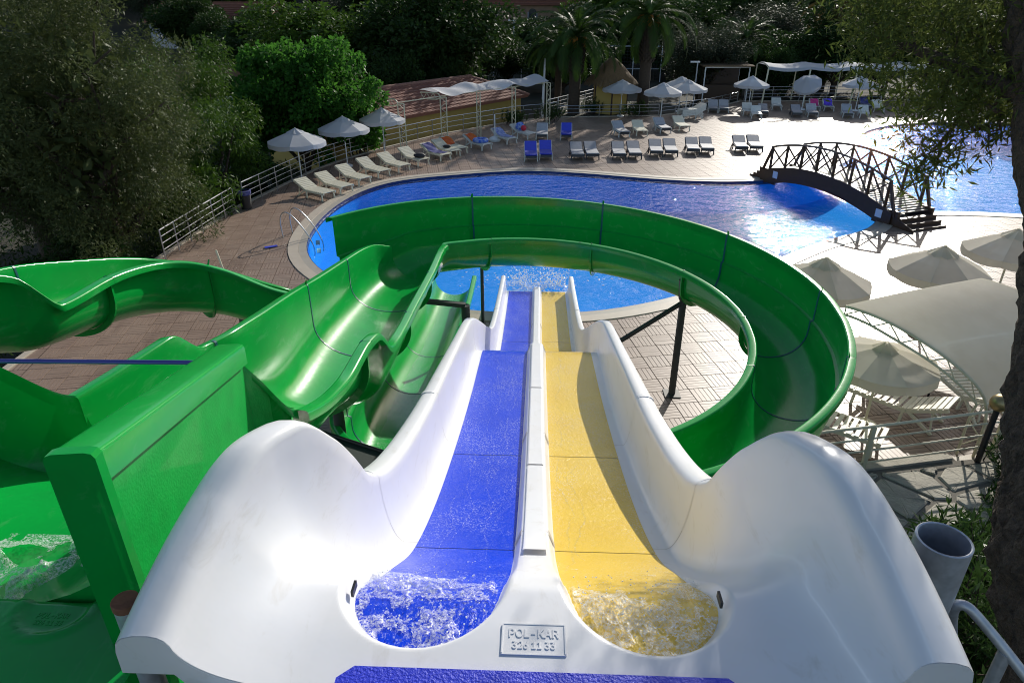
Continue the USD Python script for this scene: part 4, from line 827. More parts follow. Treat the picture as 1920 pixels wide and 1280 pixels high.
    places[key] = lounger(kind, h, f, lab)
sl = g2(1300, 222); 
for k in range(4):
    dup(protos['white'], (sl[0], sl[1], .10*k), -1.15, None); 
for prim, wd_ in zip([p for p in stage.GetPrimAtPath('/World').GetChildren() if p.GetName().startswith('slatted_lounger')][-4:], ('bottom', 'second from the bottom', 'second from the top', 'topmost')):
    tag(prim, f'{wd_} white lounger of the stack by the sunlit topped parasol', group='stacked white loungers')
for key, m, lab, kw in [(7, 'towel_navy', 'navy patterned towel on a slatted lounger by the shed railing', {}), (9, 'towel_orange', 'red towel folded over the back of a slatted lounger', dict(seat=(-.1, 0))), (10, 'towel_orange', 'orange towel on the lounger next to the blue float', dict(seat=(-.2, 0))),
                        (11, 'towel_check', 'blue and white checked towel spread on a lounger', {}), (37, 'towel_pink', 'pink towel on the far terrace lounger', {}), (38, 'towel_violet', 'violet towel on the far terrace lounger', {}), (41, 'towel_navy', 'navy towel on the dark far terrace lounger', {})]:
    loc, rz_ = places[key]; towel(0, 0, m, lab, loc, rz_, **kw)
def on(key, y, z): (loc, r_) = places[key]; return np.array([loc[0]-y*math.sin(r_), loc[1]+y*math.cos(r_), z])
p = on(10, -.5, .46); fl_ = obj('swim_ring', MB().mesh(trimesh.creation.torus(.34, .11, 24, 10).apply_translation(p)), 'towel_blue', smooth=True); tag(fl_.prim, 'blue patterned swim ring lying on the white lounger', 'swim ring')
for key, y, m, lab, s_ in ((6, -.75, 'bag_black', 'black beach bag on the lounger before the lattice frame', (.3, .2, .13)), (8, -.3, 'bag_black', 'small black bag between the navy and red towels', (.22, .13, .09)), (12, .1, 'towel_blue', 'blue patterned bag on the lounger by the shed corner', (.3, .24, .26))):
    b_ = trimesh.creation.icosphere(2); b_.vertices = b_.vertices*s_*(1+.3*(meshkit.noise(b_.vertices*2.3+y)-.5)[:, None]); b_.apply_translation(on(key, y, .36+s_[2]*.8)); o_ = obj('beach_bag', MB().mesh(b_), m, smooth=True); tag(o_.prim, lab, 'bag')
bl_ = trimesh.creation.icosphere(3, .17); bl_.apply_translation(on(12, -.25, .53)); o_ = obj('beach_ball', MB().mesh(bl_), 'red_plastic', smooth=True); tag(o_.prim, 'red ball beside the blue bag on a lounger', 'ball')
fb = g2(928, 265); pb = thing('umbrella_stand', 'empty white parasol foot with a short pole on the shaded deck', 'parasol foot', (*fb, 0)); obj('weight', MB().lathe([(0, .3), (.1, .3), (.32, .2), (.36, .1), (.3, 0)], (*fb, 0), 16), 'white_paint', pb, smooth=40); obj('pole', MB().tube([(*fb, .2), (*fb, 1.5)], .03, 8), 'white_paint', pb)

# lattice frames with the wavy white awning, beside the shed
aw = thing('lattice_awning', 'wavy white awning on cream lattice frames along the shed railing', 'awning', (-6, 40, 0))
fr = [np.array(g2(*q)) for q in ((752, 287), (829, 270), (895, 257), (960, 245), (1024, 233))]; bk = np.array([-.75, .66])*1.7
for k, q in enumerate(fr):
    def fp(s, o=0.): # up the front post, over, and back
        H = 2.75
        if s < 1: return np.array([*(q+bk*.0), H*s*.93])+[o, 0, 0]
        a = (s-1)*math.pi/2 if s < 2 else math.pi/2
        if s < 2: return np.array([*(q+bk*.18*(1-math.cos(a))), H*.93+H*.07*math.sin(a)])+[o*(1-(s-1)), 0, -abs(o)*(s-1)]
        return np.array([*(q+bk*(.18+.82*(s-2))), H-.08*(s-2)])+[0, 0, -abs(o)]
    for o in (0, .34 if k < 2 else .22):
        obj('chord', MB().tube([fp(s, o) for s in np.r_[np.linspace(0, 1, 4), np.linspace(1.1, 2, 6), np.linspace(2.2, 3, 4)]], .03, 6), 'cream_paint', aw)
    n_ = 9
    for i in range(n_):
        a, b = fp(i/n_*1.0, 0 if i % 2 else .34 if k < 2 else .22), fp((i+1)/n_*1.0, .34 if (i % 2 and k < 2) else .22 if i % 2 else 0); obj('lattice', MB().tube([a, b], .016, 5), 'cream_paint', aw)
    for i in range(5):
        a, b = fp(2+i/5, 0 if i % 2 else .3), fp(2+(i+1)/5, .3 if i % 2 else 0); obj('lattice', MB().tube([a, b], .016, 5), 'cream_paint', aw)
for a, b in zip(fr[:-1], fr[1:]): obj('purlin', MB().tube([(*a, 2.6), (*b, 2.6)], .025, 6), 'cream_paint', aw)
G = []
for s in np.linspace(1.0, 4.0, 60):
    k = min(int(s), 3); q = fr[k]+(fr[k+1]-fr[k])*(s-k); G.append([(*(q+bk*f), 2.80+.28*abs(math.sin(s*math.pi))*(-1)*.6+.22*math.sin(f*math.pi)+.05*math.sin(s*9+f*4)) for f in np.linspace(-.1, 1.05, 12)])
obj('fabric', MB().grid(np.array(G)), 'canvas_white', aw, smooth=True)

# long shed
P0, P1 = np.array([-11.6, 37.4]), np.array([-1.35, 51.7]); sd_ = (P1-P0)/np.linalg.norm(P1-P0); sn = np.array([-sd_[1], sd_[0]]); SL = np.linalg.norm(P1-P0); SD = 5.2
shed = thing('tiled_shed', 'long low yellow shed with a red tiled hip roof behind the railing', 'building', (*((P0+P1)/2), -1.3))
def sp_(s, d, z): p = P0+sd_*s+sn*d; return (p[0], p[1], z)
wm = MB(); M_ = np.array([[sd_[0], sn[0], 0], [sd_[1], sn[1], 0], [0, 0, 1]])
wm.box(sp_(SL/2, SD/2, -.1), (SL, SD, 2.5), M=M_); obj('wall', wm, 'shed_wall', shed)
obj('fascia', MB().box(sp_(SL/2, -.36, 1.14), (SL+.7, .05, .14), M=M_), 'roof_tile', shed)
rt = MB(); nc = 10; rg = np.random.default_rng(8)
for c in range(nc):
    f0, f1 = c/nc, (c+1.12)/nc; lift = .045; cols = int(SL/.3); ua, ub = -.4+f0*3.0, -.4+f1*3.0; za, zb_ = 1.2+f0*1.3, 1.2+min(f1, 1.02)*1.3
    sL, sR = -.4, SL+.4-f0*3.0
    u = np.linspace(sL, sR, cols*4+1); wv = .035*np.abs(np.sin(np.arange(len(u))*math.pi/4))
    rt.grid(np.stack([np.array([sp_(x, ua, za-.02) for x in u]), np.array([sp_(x, ua, za+lift+w_) for x, w_ in zip(u, wv)]), np.array([sp_(x, ub, zb_+w_*.6) for x, w_ in zip(u, wv)])]))
obj('roof_tiles', rt, 'roof_tile', shed, smooth=35)
obj('roof_back', MB().add([sp_(-.4, 2.6, 2.46), sp_(SL-2.6, 2.6, 2.46), sp_(SL+.4, SD+.4, 1.2), sp_(-.4, SD+.4, 1.2), sp_(SL+.4, -.4, 1.2)], [[0, 1, 2], [0, 2, 3], [1, 4, 2]]), 'roof_tile', shed)
for s in np.arange(-.4, SL-2.5, .42): obj('ridge_tile', MB().tube([sp_(s, 2.6, 2.5), sp_(s+.44, 2.6, 2.53)], (.13, .11), 8), 'ridge_tile', shed, smooth=50)
for f in np.linspace(0, 1, 11)[:-1]: obj('ridge_tile', MB().tube([np.array(sp_(SL-2.6, 2.6, 2.5))*(1-f)+np.array(sp_(SL+.4, -.4, 1.24))*f, np.array(sp_(SL-2.6, 2.6, 2.5))*(1-f-.11)+np.array(sp_(SL+.4, -.4, 1.24))*(f+.11)], (.12, .1), 8), 'ridge_tile', shed, smooth=50)
fp_ = thing('flag_pole', 'leaning white flag pole at the corner of the shed', 'pole', (.1, 51.6, -1)); obj('pole', MB().tube([(.2, 51.4, -1), (.25, 51.2, 1.2), (.33, 51.0, 3.7)], (.11, .09, .06), 10), 'white_paint', fp_, smooth=40)
# thatched hut
hx, hy = 5.1, 52.2
hut = thing('thatched_hut', 'small ochre hut with a drooping thatched roof between the two palms', 'hut', (hx, hy, 0)); wm = MB()
for k in range(6):
    a, b = rad(60*k+30), rad(60*k+90); p, q = np.array([hx+1.3*math.cos(a), hy+1.3*math.sin(a)]), np.array([hx+1.3*math.cos(b), hy+1.3*math.sin(b)])
    obj('wall_panel', MB().beam((*p, 1.15), (*q, 1.15), .06, 2.3), 'shed_wall', hut); obj('corner_post', MB().tube([(*p, 0), (*p, 2.6)], .06, 8), 'bridge_wood', hut)
rs = np.random.default_rng(4); st_ = MB()
st_.lathe([(1.7, 2.2), (1.2, 2.75), (.6, 3.35), (.0, 3.8)], (hx, hy, 0), 18)
for _ in range(1500):
    a = rs.uniform(0, 2*math.pi); r = 1.75*math.sqrt(rs.uniform(.02, 1)); z = 3.8-r*.93; d = np.array([math.cos(a), math.sin(a)]); n_ = np.array([-d[1], d[0]])*.03
    p = np.array([hx, hy])+d*r; q = p+d*.28; st_.add([(*(p-n_), z+.05), (*(p+n_), z+.05), (*(q+n_), z-.34), (*(q-n_), z-.34)], [[0, 1, 2, 3]])
obj('thatch', st_, 'straw', hut)
# dark gazebo
gz = thing('gazebo', 'dark open sided bar gazebo on thin white posts', 'gazebo', (14.6, 59, 0))
for x, y in ((12.9, 57.6), (16.4, 57.9), (12.9, 60.6), (16.4, 60.9)): obj('post', MB().tube([(x, y, 0), (x, y, 2.6)], .05, 8), 'white_paint', gz)
obj('roof', MB().box((14.65, 59.25, 2.66), (4.0, 3.6, .09)), 'straw', gz); obj('bar_counter', MB().box((14.65, 59.6, .55), (3.2, .6, 1.1)), 'bridge_wood', gz); obj('back_wall', MB().box((14.65, 60.85, 1.3), (3.5, .08, 2.6)), 'bridge_wood', gz)
obj('beam', MB().beam((12.9, 57.62, 2.56), (16.4, 57.92, 2.56), .09), 'white_paint', gz)
# tension canopy
tc = thing('tension_canopy', 'long white tension canopy on slim leaning posts at the back of the terrace', 'canopy', (23, 57, 0)); tcx = [17.2, 20.4, 24.0, 27.8, 31.5]; G = []
for k, x in enumerate(tcx):
    y = 55.8+(x-17)*.06
    obj('post', MB().tube([(x-.25, y-.4, 0), (x, y, 2.72)], .06, 8), 'cream_paint', tc); obj('post', MB().tube([(x, y+3.2, 0), (x, y+3.1, 2.7)], .05, 8), 'cream_paint', tc)
    obj('hoop', MB().tube([(x, y+3.1*f, 2.7+.22*math.sin(f*math.pi)) for f in np.linspace(0, 1, 9)], .035, 6), 'cream_paint', tc)
for x in np.linspace(17.2, 31.5, 70):
    k = np.interp(x, tcx, range(5)); sag = .16*math.sin((k % 1)*math.pi); y = 55.8+(x-17)*.06; G.append([(x, y+3.1*f-.1, 2.76-sag+.24*math.sin(f*math.pi)-(.16 if f < .01 else 0)) for f in np.r_[0, .02, np.linspace(.1, 1, 9)]])
obj('fabric', MB().grid(np.array(G)), 'canvas_white', tc, smooth=True)
# court fence, lamps
cf = thing('court_fence', 'tall dark mesh fence of a sports court behind the shed', 'fence', (0, 74, -.3))
for x in np.arange(-7.5, 12.1, 2.8): obj('post', MB().tube([(x, 74, -.6), (x, 74, 3.0)], .05, 6), 'white_paint', cf)
for z in (3.0, .9): obj('rail', MB().tube([(-7.5, 74, z), (11.9, 74, z)], .035, 6), 'white_paint', cf)
ms = MB()
for x in np.arange(-7.5, 12, .3): ms.box((x, 74, 1.3), (.02, .02, 3.3))
for z in np.arange(-.2, 3, .3): ms.box((2.2, 74.02, z), (19.4, .02, .02))
obj('mesh', ms, 'grey_paint', cf, kind='stuff')
for lx, ly, lab in ((-2.6, 72.5, 'slim street lamp in front of the stone house'), (12.0, 56.5, 'slim lamp post behind the white parasols')):
    l_ = thing('street_lamp', lab, 'lamp post', (lx, ly, 0)); obj('post', MB().tube([(lx, ly, -.5), (lx, ly, 5.3 if lx < 0 else 3.0)], .05, 8), 'galvanised', l_); zt = 5.3 if lx < 0 else 3.0; obj('lamp_head', MB().box((lx-.2, ly, zt+.05), (.7, .22, .1)), 'white_paint', l_)
# houses up the slope
def house(loc, w, d, h, rz_, label, wall='stone_wall', roofh=1.9, wins=(), arch_=None):
    t = thing('hillside_house', label, 'building', loc); x, y, z = loc; M = np.array([[math.cos(rz_), -math.sin(rz_), 0], [math.sin(rz_), math.cos(rz_), 0], [0, 0, 1]]); P = lambda a, b, c: tuple(M@[a, b, c]+np.array(loc))
    obj('wall', MB().box(P(0, 0, h/2-1), (w, d, h+2), M=M), wall, t)
    rm = MB(); o = .4
    rm.add([P(-w/2-o, -d/2-o, h-.1), P(w/2+o, -d/2-o, h-.1), P(w/2+o, 0, h+roofh), P(-w/2-o, 0, h+roofh), P(-w/2-o, d/2+o, h-.1), P(w/2+o, d/2+o, h-.1)], [[0, 1, 2, 3], [3, 2, 5, 4]]); rm.add([P(-w/2, -d/2, h), P(-w/2, 0, h+roofh-.1), P(-w/2, d/2, h), P(w/2, -d/2, h), P(w/2, 0, h+roofh-.1), P(w/2, d/2, h)], [[0, 1, 2], [3, 5, 4]])
    rf_ = obj('roof', rm, 'roof_tile', t); cs = MB()
    for f in np.linspace(.02, .97, 12): a = -d/2-o+f*(d/2+o); zz = h-.1+f*(roofh+.1); cs.beam(P(-w/2-o, a, zz+.04), P(w/2+o, a, zz+.04), .16, .07)
    obj('tile_courses', cs, 'roof_tile', rf_)
    for a, zz, ww, hh in wins:
        f = obj('window', MB().box(P(a, -d/2-.03, zz), (ww+.2, .1, hh+.2), M=M), 'pale_wall', t); obj('pane', MB().box(P(a, -d/2-.09, zz), (ww, .06, hh), M=M), 'window_dark', f)
        if arch_: obj('arch_head', MB().lathe([(0, -.04), (ww/2, -.04), (ww/2, .04), (0, .04)], P(a, -d/2-.09, zz+hh/2), 14, tilt=np.array([[1, 0, 0], [0, 0, 1], [0, 1, 0]])), 'window_dark', f)
    return t
house((-2.6, 99, 1.4), 15, 8, 5.0, .08, 'brown stone house with an arched window above the court fence', wins=[(1.2, 3.4, 1.0, 1.3), (-3.6, 3.4, 1.0, 1.2)], arch_=True)
house((-36, 84, .5), 13, 8, 4.4, -.1, 'shaded house with a pale wall up the slope at the left', wall='pale_wall', wins=[(-3, 2.6, 1.1, 1.2), (1, 2.6, 1.1, 1.2), (4, 2.6, 1.1, 1.2)])
house((41, 98, 2.0), 14, 8, 4.6, .1, 'house with a tiled roof above the small palm', wins=[(-2, 3, 1, 1.2), (2, 3, 1, 1.2)])
house((66, 88, 1.2), 12, 8, 4.6, -.1, 'pale house seen between the leaves of the right branch', wall='pale_wall', wins=[(-2, 3, 1, 1.2), (2, 3, 1, 1.2)])
for x0, y0, x1, y1, h_, lab, m_ in ((-24, 49, -14, 55, 1.6, 'pale garden wall behind the mulberry tree', 'pale_wall'), (-36, 66, -17, 72, 2.2, 'long low retaining wall at the foot of the left slope', 'stone_wall')):
    wl = thing('garden_wall', lab, 'wall', (x0, y0, -.6)); obj('wall', MB().beam((x0, y0, h_/2-.9), (x1, y1, h_/2-.9), .3, h_+.8), m_, wl); obj('wall_cap', MB().beam((x0, y0, h_-.46), (x1, y1, h_-.46), .42, .1), 'coping', wl)
# ------------------------------------------------------------------ trees and plants
def leaves(rng, P, L, Wd, droop=.3, out=None, jit=.35):
    'one rhombic leaf, creased along its middle, at each point'
    n = len(P); d = rng.normal(size=(n, 3)); 
    if out is not None: d = d*.8+out*.8
    d[:, 2] -= droop; d /= np.linalg.norm(d, axis=1, keepdims=True)
    a = np.cross(d, rng.normal(size=(n, 3))); a /= np.linalg.norm(a, axis=1, keepdims=True)
    l = L*rng.uniform(1-jit, 1+jit, (n, 1)); w = Wd*rng.uniform(1-jit, 1+jit, (n, 1))
    V = np.stack([P, P+d*l*.45+a*w/2, P+d*l, P+d*l*.45-a*w/2], 1).reshape(-1, 3); i = np.arange(n)[:, None]*4
    return V, np.vstack([i+[0, 1, 2], i+[0, 2, 3]])
def crown_points(rng, c, r, ncl, per, rc=(.22, .38), shell=.55, flat=1., holes=0.):
    P, O = [], []; r = np.asarray(r, float)
    for _ in range(ncl):
        d = rng.normal(size=3); d[2] = d[2]*.9+.12; d /= np.linalg.norm(d); f = rng.uniform(shell, 1)**.7; q = np.asarray(c)+d*r*f*(1+.22*rng.normal())
        s = rng.uniform(*rc)*r.mean(); m = int(per*rng.uniform(.5, 1.4)*(s/r.mean()/.3)**2)
        e = rng.normal(size=(m, 3)); e /= np.linalg.norm(e, axis=1, keepdims=True); e *= rng.uniform(.25, 1, (m, 1))**.5
        P.append(q+e*s*[1, 1, flat]); O.append(e*.6+d*.4)
    return np.vstack(P), np.vstack(O)
def limb(mb, p, q, r0, r1, rng, n=7, bend=.12):
    p, q = np.asarray(p, float), np.asarray(q, float); t = np.linspace(0, 1, n)[:, None]; L = np.linalg.norm(q-p); k = rng.normal(size=3)*bend*L
    mb.tube(p+(q-p)*t+k*np.sin(t*math.pi)+rng.normal(size=(n, 3))*L*.012, np.linspace(r0, r1, n), 8)
def tree(name, label, loc, H, c, r, m, ncl, per, L, Wd, seed, droop=.3, trunk=.18, rc=(.22, .38), shell=.55, flat=1., cat='tree', nl=9, group=None, bark='bark', fill=0):
    rng = np.random.default_rng(seed); t = thing(name, label, cat, loc, group); c = np.asarray(c, float)+[loc[0], loc[1], loc[2]]
    P, O = crown_points(rng, c, r, ncl, per, rc, shell, flat); v, f = leaves(rng, P, L, Wd, droop, O)
    obj('crown', MB().add(v, f), m, t)
    if fill:
        e = rng.normal(size=(fill, 3)); e /= np.linalg.norm(e, axis=1, keepdims=True); Q = c+e*np.asarray(r)*.72*rng.uniform(.1, 1, (fill, 1))**.5; v, f = leaves(rng, Q, L*3.2, L*1.5, droop); obj('inner_crown', MB().add(v, f), m, t)
    tb_ = MB(); base = np.array(loc); fork = base+(c-base)*.5+[0, 0, -.1*H]; limb(tb_, base-[0, 0, .3], fork, trunk*1.25, trunk*.8, rng, 9, .05)
    for _ in range(nl):
        d = rng.normal(size=3); d[2] = abs(d[2])*.8+.1; d /= np.linalg.norm(d); limb(tb_, fork-[0, 0, rng.uniform(0, .15)*H], c+d*np.asarray(r)*.8, trunk*.55, trunk*.08, rng)
    obj('trunk', tb_, bark, t, smooth=60); return t
def top_at(px, py, y): p = at_y(px, py, y); return p
# the big olive on the left
tree('olive_tree', 'huge grey green olive tree filling the left corner above the slides', (-14.6, 21.6, -1.0), 9, (0.35, 0, 4.9), (3.1, 3.2, 4.5), 'leaf_olive', 250, 1300, .135, .034, 21, .25, .32, (.11, .21), .5, fill=1500)
tree('olive_tree', 'second olive crown at the far left edge behind the first', (-18.2, 23.5, -1.2), 9, (0, 0, 5.2), (3.4, 3.2, 5.0), 'leaf_olive', 170, 1000, .14, .036, 22, .25, .3, (.12, .22), .5, fill=1500)
tree('pepper_tree', 'bright feathery tree peeping out right of the big olive', (-14.6, 28.5, -1.2), 6, (.2, 0, 4.0), (2.7, 2.4, 2.6), 'leaf_bright', 70, 420, .20, .045, 23, .7, .16)
tree('garden_shrub', 'dark broad leaved shrub under the big olive by the railing', (-13.6, 25.0, -1.2), 2.4, (0, 0, 1.3), (1.5, 1.5, 1.3), 'leaf_bright', 26, 130, .30, .07, 24, .3, .05, cat='shrub', nl=6)
tree('garden_shrub', 'dark shrub between the left railing and the mulberry', (-14.2, 31.5, -1.2), 2.4, (0, 0, 1.4), (1.8, 1.6, 1.4), 'leaf_dark', 30, 160, .24, .09, 25, .3, .05, cat='shrub', nl=6)
tree('garden_shrub', 'low dark shrub below the first olive, at the railing end', (-14.0, 19.8, -1.2), 2.0, (0, 0, 1.0), (1.8, 1.6, 1.1), 'leaf_dark', 30, 160, .2, .08, 26, .3, .05, cat='shrub', nl=6)
# mulberry behind the left parasols
tree('mulberry_tree', 'rounded bright green mulberry tree behind the left parasols', (-12.4, 36.2, -1.2), 6.4, (.2, 0, 4.15), (3.2, 2.7, 2.35), 'leaf_mulberry', 130, 480, .21, .16, 31, .45, .2, (.13, .24), .55, fill=600)
tree('mulberry_tree', 'lower branch of mulberry leaves touching the shaded parasol', (-9.9, 37.9, -1.2), 3.2, (0, 0, 2.3), (1.2, 1.1, 1.4), 'leaf_mulberry', 26, 150, .2, .15, 32, .45, .08, fill=150)
sh_r = np.random.default_rng(91); Pm, Om = [], []   # upright shoots that stand out of the mulberry's crown
for _ in range(60):
    a, q = sh_r.uniform(0, 6.28), sh_r.uniform(.2, 1.0)**.5; b0 = np.array([-12.2+2.9*q*math.cos(a), 36.2+2.4*q*math.sin(a), 2.95+2.1*math.sqrt(max(0, 1-q*q))]); L_ = sh_r.uniform(.4, 1.0); d_ = np.array([.25*math.cos(a)*q, .25*math.sin(a)*q, 1]); d_ /= np.linalg.norm(d_)
    s_ = np.repeat(np.linspace(-.2, 1, 9), 4)[:, None]; Pm.append(b0+d_*L_*s_+sh_r.normal(size=(36, 3))*.06); Om.append(np.repeat(d_[None], 36, 0)*.3+sh_r.normal(size=(36, 3))*.6)
v, f = leaves(sh_r, np.vstack(Pm), .22, .17, .45, np.vstack(Om)); mul = [p for p in stage.GetPrimAtPath('/World').GetChildren() if p.GetName() == 'mulberry_tree'][0]
obj('shoots', MB().add(v, f), 'leaf_mulberry', T(mul, (-12.4, 36.2, -1.2)))
# wooded background: a few kinds, then copies of each under its own number
kinds = {'dark': ('broadleaf_tree', 'leaf_dark', (4.0, 3.6, 3.6), 90, 230, .34, .16), 'bright': ('broadleaf_tree', 'leaf_bright', (4.0, 3.6, 3.4), 90, 230, .32, .15), 'grey': ('olive_tree', 'leaf_grey', (3.2, 3.0, 2.8), 100, 260, .22, .07), 'bush': ('round_bush', 'leaf_dark', (2.0, 1.9, 1.7), 60, 190, .2, .09)}
kp = {}
def wood(kind, px, ytop, y, wpx, label, group=None):
    top = at_y(px, ytop, y); nm, m, r, ncl, per, L, wd = kinds[kind]; z0 = float(land(top[0], top[1])); s = wpx/1280*math.hypot(y, 5)/(2*r[0]); H0 = 2*r[2]*1.05+(.6 if kind == 'bush' else 2.0)
    sz = max(.45, (top[2]-z0)/H0)
    if kind not in kp:
        kp[kind] = tree(nm, label, (0, 0, 0), H0, (0, 0, H0-r[2]*1.05), r, m, ncl, per, L, wd, zlib.crc32(kind.encode()), fill=500, cat='bush' if kind == 'bush' else 'tree', group=group, trunk=.22 if kind != 'bush' else .08)
        p = kp[kind].prim; p.GetAttribute('xformOp:translate').Set(Gf.Vec3d(float(top[0]), float(top[1]), z0)); UsdGeom.Xformable(p).AddScaleOp().Set(Gf.Vec3f(s, s, sz))
    else: dup(kp[kind], (top[0], top[1], z0), (px*.7) % 6.28, label, group, (s, s, sz), 'bush' if kind == 'bush' else 'tree')
for a in [('bright', 600, 2, 58, 230, 'sunlit green tree directly above the mulberry'), ('dark', 470, 30, 66, 150, 'dark tree left of the sunlit one, before the pale wall'), ('dark', 800, -30, 56, 220, 'tall dark tree behind the middle of the tiled shed'), ('bright', 715, 20, 62, 140, 'green tree between the sunlit one and the tall dark one'),
          ('bush', 735, 100, 50, 100, 'round clipped bush behind the left part of the shed roof'), ('bush', 835, 100, 53, 70, 'small round bush behind the ridge of the shed'), ('dark', 900, 30, 66, 100, 'dark tree below the stone house'), ('grey', 1325, 52, 61, 130, 'round grey olive behind the white parasols'),
          ('dark', 1010, 40, 84, 140, 'dark tree behind the first palm'), ('dark', 1150, 20, 80, 170, 'dark tree between the two palms'), ('dark', 1280, 5, 78, 150, 'dark tree right of the second palm'), ('grey', 1450, 10, 80, 150, 'greyish tree above the small palm'), ('grey', 1420, 25, 92, 130, 'grey tree up the slope behind the small palm'),
          ('dark', 1490, 70, 66, 120, 'dark tree over the left end of the white canopy'), ('bush', 1470, 85, 62, 60, 'bright edged bush behind the white canopy'), ('dark', 1590, 30, 66, 150, 'dark tree over the middle of the white canopy'), ('dark', 1690, 20, 66, 150, 'dark tree half hidden by the leafy branch'), ('grey', 1790, 40, 68, 160, 'grey tree behind the leafy branch'), ('dark', 1880, 30, 66, 150, 'dark tree behind the big trunk'),
          ('dark', 400, 30, 72, 90, 'small dark tree before the shaded house'), ('bush', 410, 150, 60, 70, 'bush by the pale garden wall'), ('bush', 470, 170, 54, 60, 'bush left of the mulberry'), ('bush', 545, 110, 56, 80, 'bush just behind the mulberry crown'), ('dark', 340, -10, 76, 120, 'dark tree behind the big olive'), ('dark', 955, 85, 71, 90, 'low dark tree behind the slim street lamp'), ('dark', 1060, 60, 66, 130, 'dark tree close behind the first palm trunk'), ('dark', 1395, 80, 64, 80, 'dark tree behind the gazebo')]: wood(*a)
rh_ = np.random.default_rng(77); k = 0
for y in (92, 106, 126, 156):
    for px in np.arange(-60, 2000, 1280*6.2/y):
        u = px+rh_.uniform(-25, 25); yy = y+rh_.uniform(-5, 5); g_ = at_y(u, 0, yy); z0 = float(land(g_[0], g_[1])); kd = rh_.choice(['dark', 'dark', 'grey', 'bright'])
        if any(abs(g_[0]-hx_) < 8 and hy_-16 < yy < hy_+7 for hx_, hy_ in ((-2.6, 99), (41, 98), (66, 88), (-36, 84))): continue
        nm = kinds[kd][0]; s = rh_.uniform(.8, 1.25)
        dup(kp[kd], (g_[0], g_[1], z0-.4), rh_.uniform(0, 6.28), {'dark': 'deep green', 'grey': 'greyish', 'bright': 'lighter green'}[kd]+' tree '+('at the foot of' if y < 100 else 'low on' if y < 110 else 'midway up' if y < 130 else 'high on')+' the wooded slope behind the terrace', {'dark': 'deep green', 'grey': 'greyish', 'bright': 'lighter green'}[kd]+' trees '+('at the foot of' if y < 100 else 'low on' if y < 110 else 'midway up' if y < 130 else 'high on')+' the slope', (s, s, s*rh_.uniform(.8, 1.15)), 'tree')
# palms
def palm(loc, H, label, nf, FL, tr, seed, dry=0, dates=True, scales=True):
    rng = np.random.default_rng(seed); t = thing('date_palm', label, 'palm tree', loc); x, y, z = loc; top = np.array([x, y, z+H])
    obj('trunk', MB().tube([(x, y, z-.3), (x, y, z+.3), (x, y, z+H*.55), (x, y, z+H*.6), (x, y, z+H*.92), (x, y, z+H)], (tr*1.15, tr, tr*.92, tr*1.15, tr*1.45, tr*.9), 14), 'palm_bark', t, smooth=50)
    if scales:
        sc = MB()
        for i in range(16):
            zz = z+H*(.56+.4*i/16); rr = tr*(1.2+.35*i/16)
            for k in range(11):
                a = (k+.5*(i % 2))/11*2*math.pi; d = np.array([math.cos(a), math.sin(a), 0]); n_ = np.array([-d[1], d[0], 0]); p = np.array([x, y, zz])+d*rr
                sc.add([p-n_*.09-[0, 0, .12], p+n_*.09-[0, 0, .12], p+n_*.05+d*.12+[0, 0, .12], p-n_*.05+d*.12+[0, 0, .12], p+[0, 0, .1]], [[0, 1, 2], [0, 2, 3], [0, 3, 4], [1, 4, 2], [2, 4, 3]])
        obj('leaf_scars', sc, 'palm_bark', t)
    for k in range(nf):
        az = k*2.399+rng.uniform(-.2, .2); q = k/nf; up = rad(78-q*105+rng.uniform(-8, 8)); L = FL*rng.uniform(.85, 1.1)*(.75+.25*math.sin(min(q*3, 1)*1.57)); n = 26; pts = [top.copy()]; e = up
        for i in range(n): pts.append(pts[-1]+L/n*np.array([math.cos(e)*math.cos(az), math.cos(e)*math.sin(az), math.sin(e)])); e -= (1.5+.5*q)/n*(.5+1.1*i/n)
        pts = np.array(pts); d = np.gradient(pts, axis=0); d /= np.linalg.norm(d, axis=1, keepdims=True); s_ = np.array([-math.sin(az), math.cos(az), 0]); up_ = np.cross(d, s_)
        mb = MB(); V, F = [], []
        for i in range(3, n+1):
            for sg in (-1, 1):
                for h_ in (0, .5):
                    ll = FL*.17*math.sin(math.pi*min(1, (i/n)*.86+.12))**.6*rng.uniform(.85, 1.1); p = pts[i]-d[i]*h_*L/n; dr = s_*sg*.75+d[i]*.62-up_[i]*.12*sg*0-np.array([0, 0, .22+.25*rng.random()]); dr /= np.linalg.norm(dr); w_ = d[i]*.024*FL/3
                    b = len(V); V += [p-w_, p+w_, p+dr*ll*.6+w_*.8-[0, 0, .02], p+dr*ll]; F += [[b, b+1, b+2], [b, b+2, b+3]]
        mb.add(V, F); mb.tube(pts[::3], np.linspace(.03, .008, len(pts[::3])), 4, caps=False)
        obj('frond', mb, 'leaf_palm_dry' if q > 1-dry else 'leaf_palm', t)
    if dates:
        for k in range(7):
            a = k*.9+rng.uniform(0, .4); m_ = trimesh.creation.icosphere(2, .26); m_.vertices = m_.vertices*[.8, .8, 1.5]*(1+.4*(meshkit.noise(m_.vertices*14)-.5)[:, None]); m_.apply_translation(top+[.62*math.cos(a), .62*math.sin(a), -.35]); obj('date_cluster', MB().mesh(m_), 'dates', t)
    return t
palm((2.45, 51.3, -.1), 5.2, 'stout palm with a scaly trunk left of the thatched hut', 42, 4.2, .42, 1)
palm((7.4, 51.8, -.1), 6.5, 'tall stout palm with a scaly trunk right of the thatched hut', 42, 4.2, .42, 2)
palm((17.4, 64, -.3), 4.6, 'small bright palm behind the dark gazebo', 40, 3.5, .3, 3, dates=False, scales=False)
palm((26.0, 68, -.3), 7.2, 'palm with drooping dry yellow fronds behind the white canopy', 52, 3.6, .3, 4, dry=.45, dates=False, scales=False)
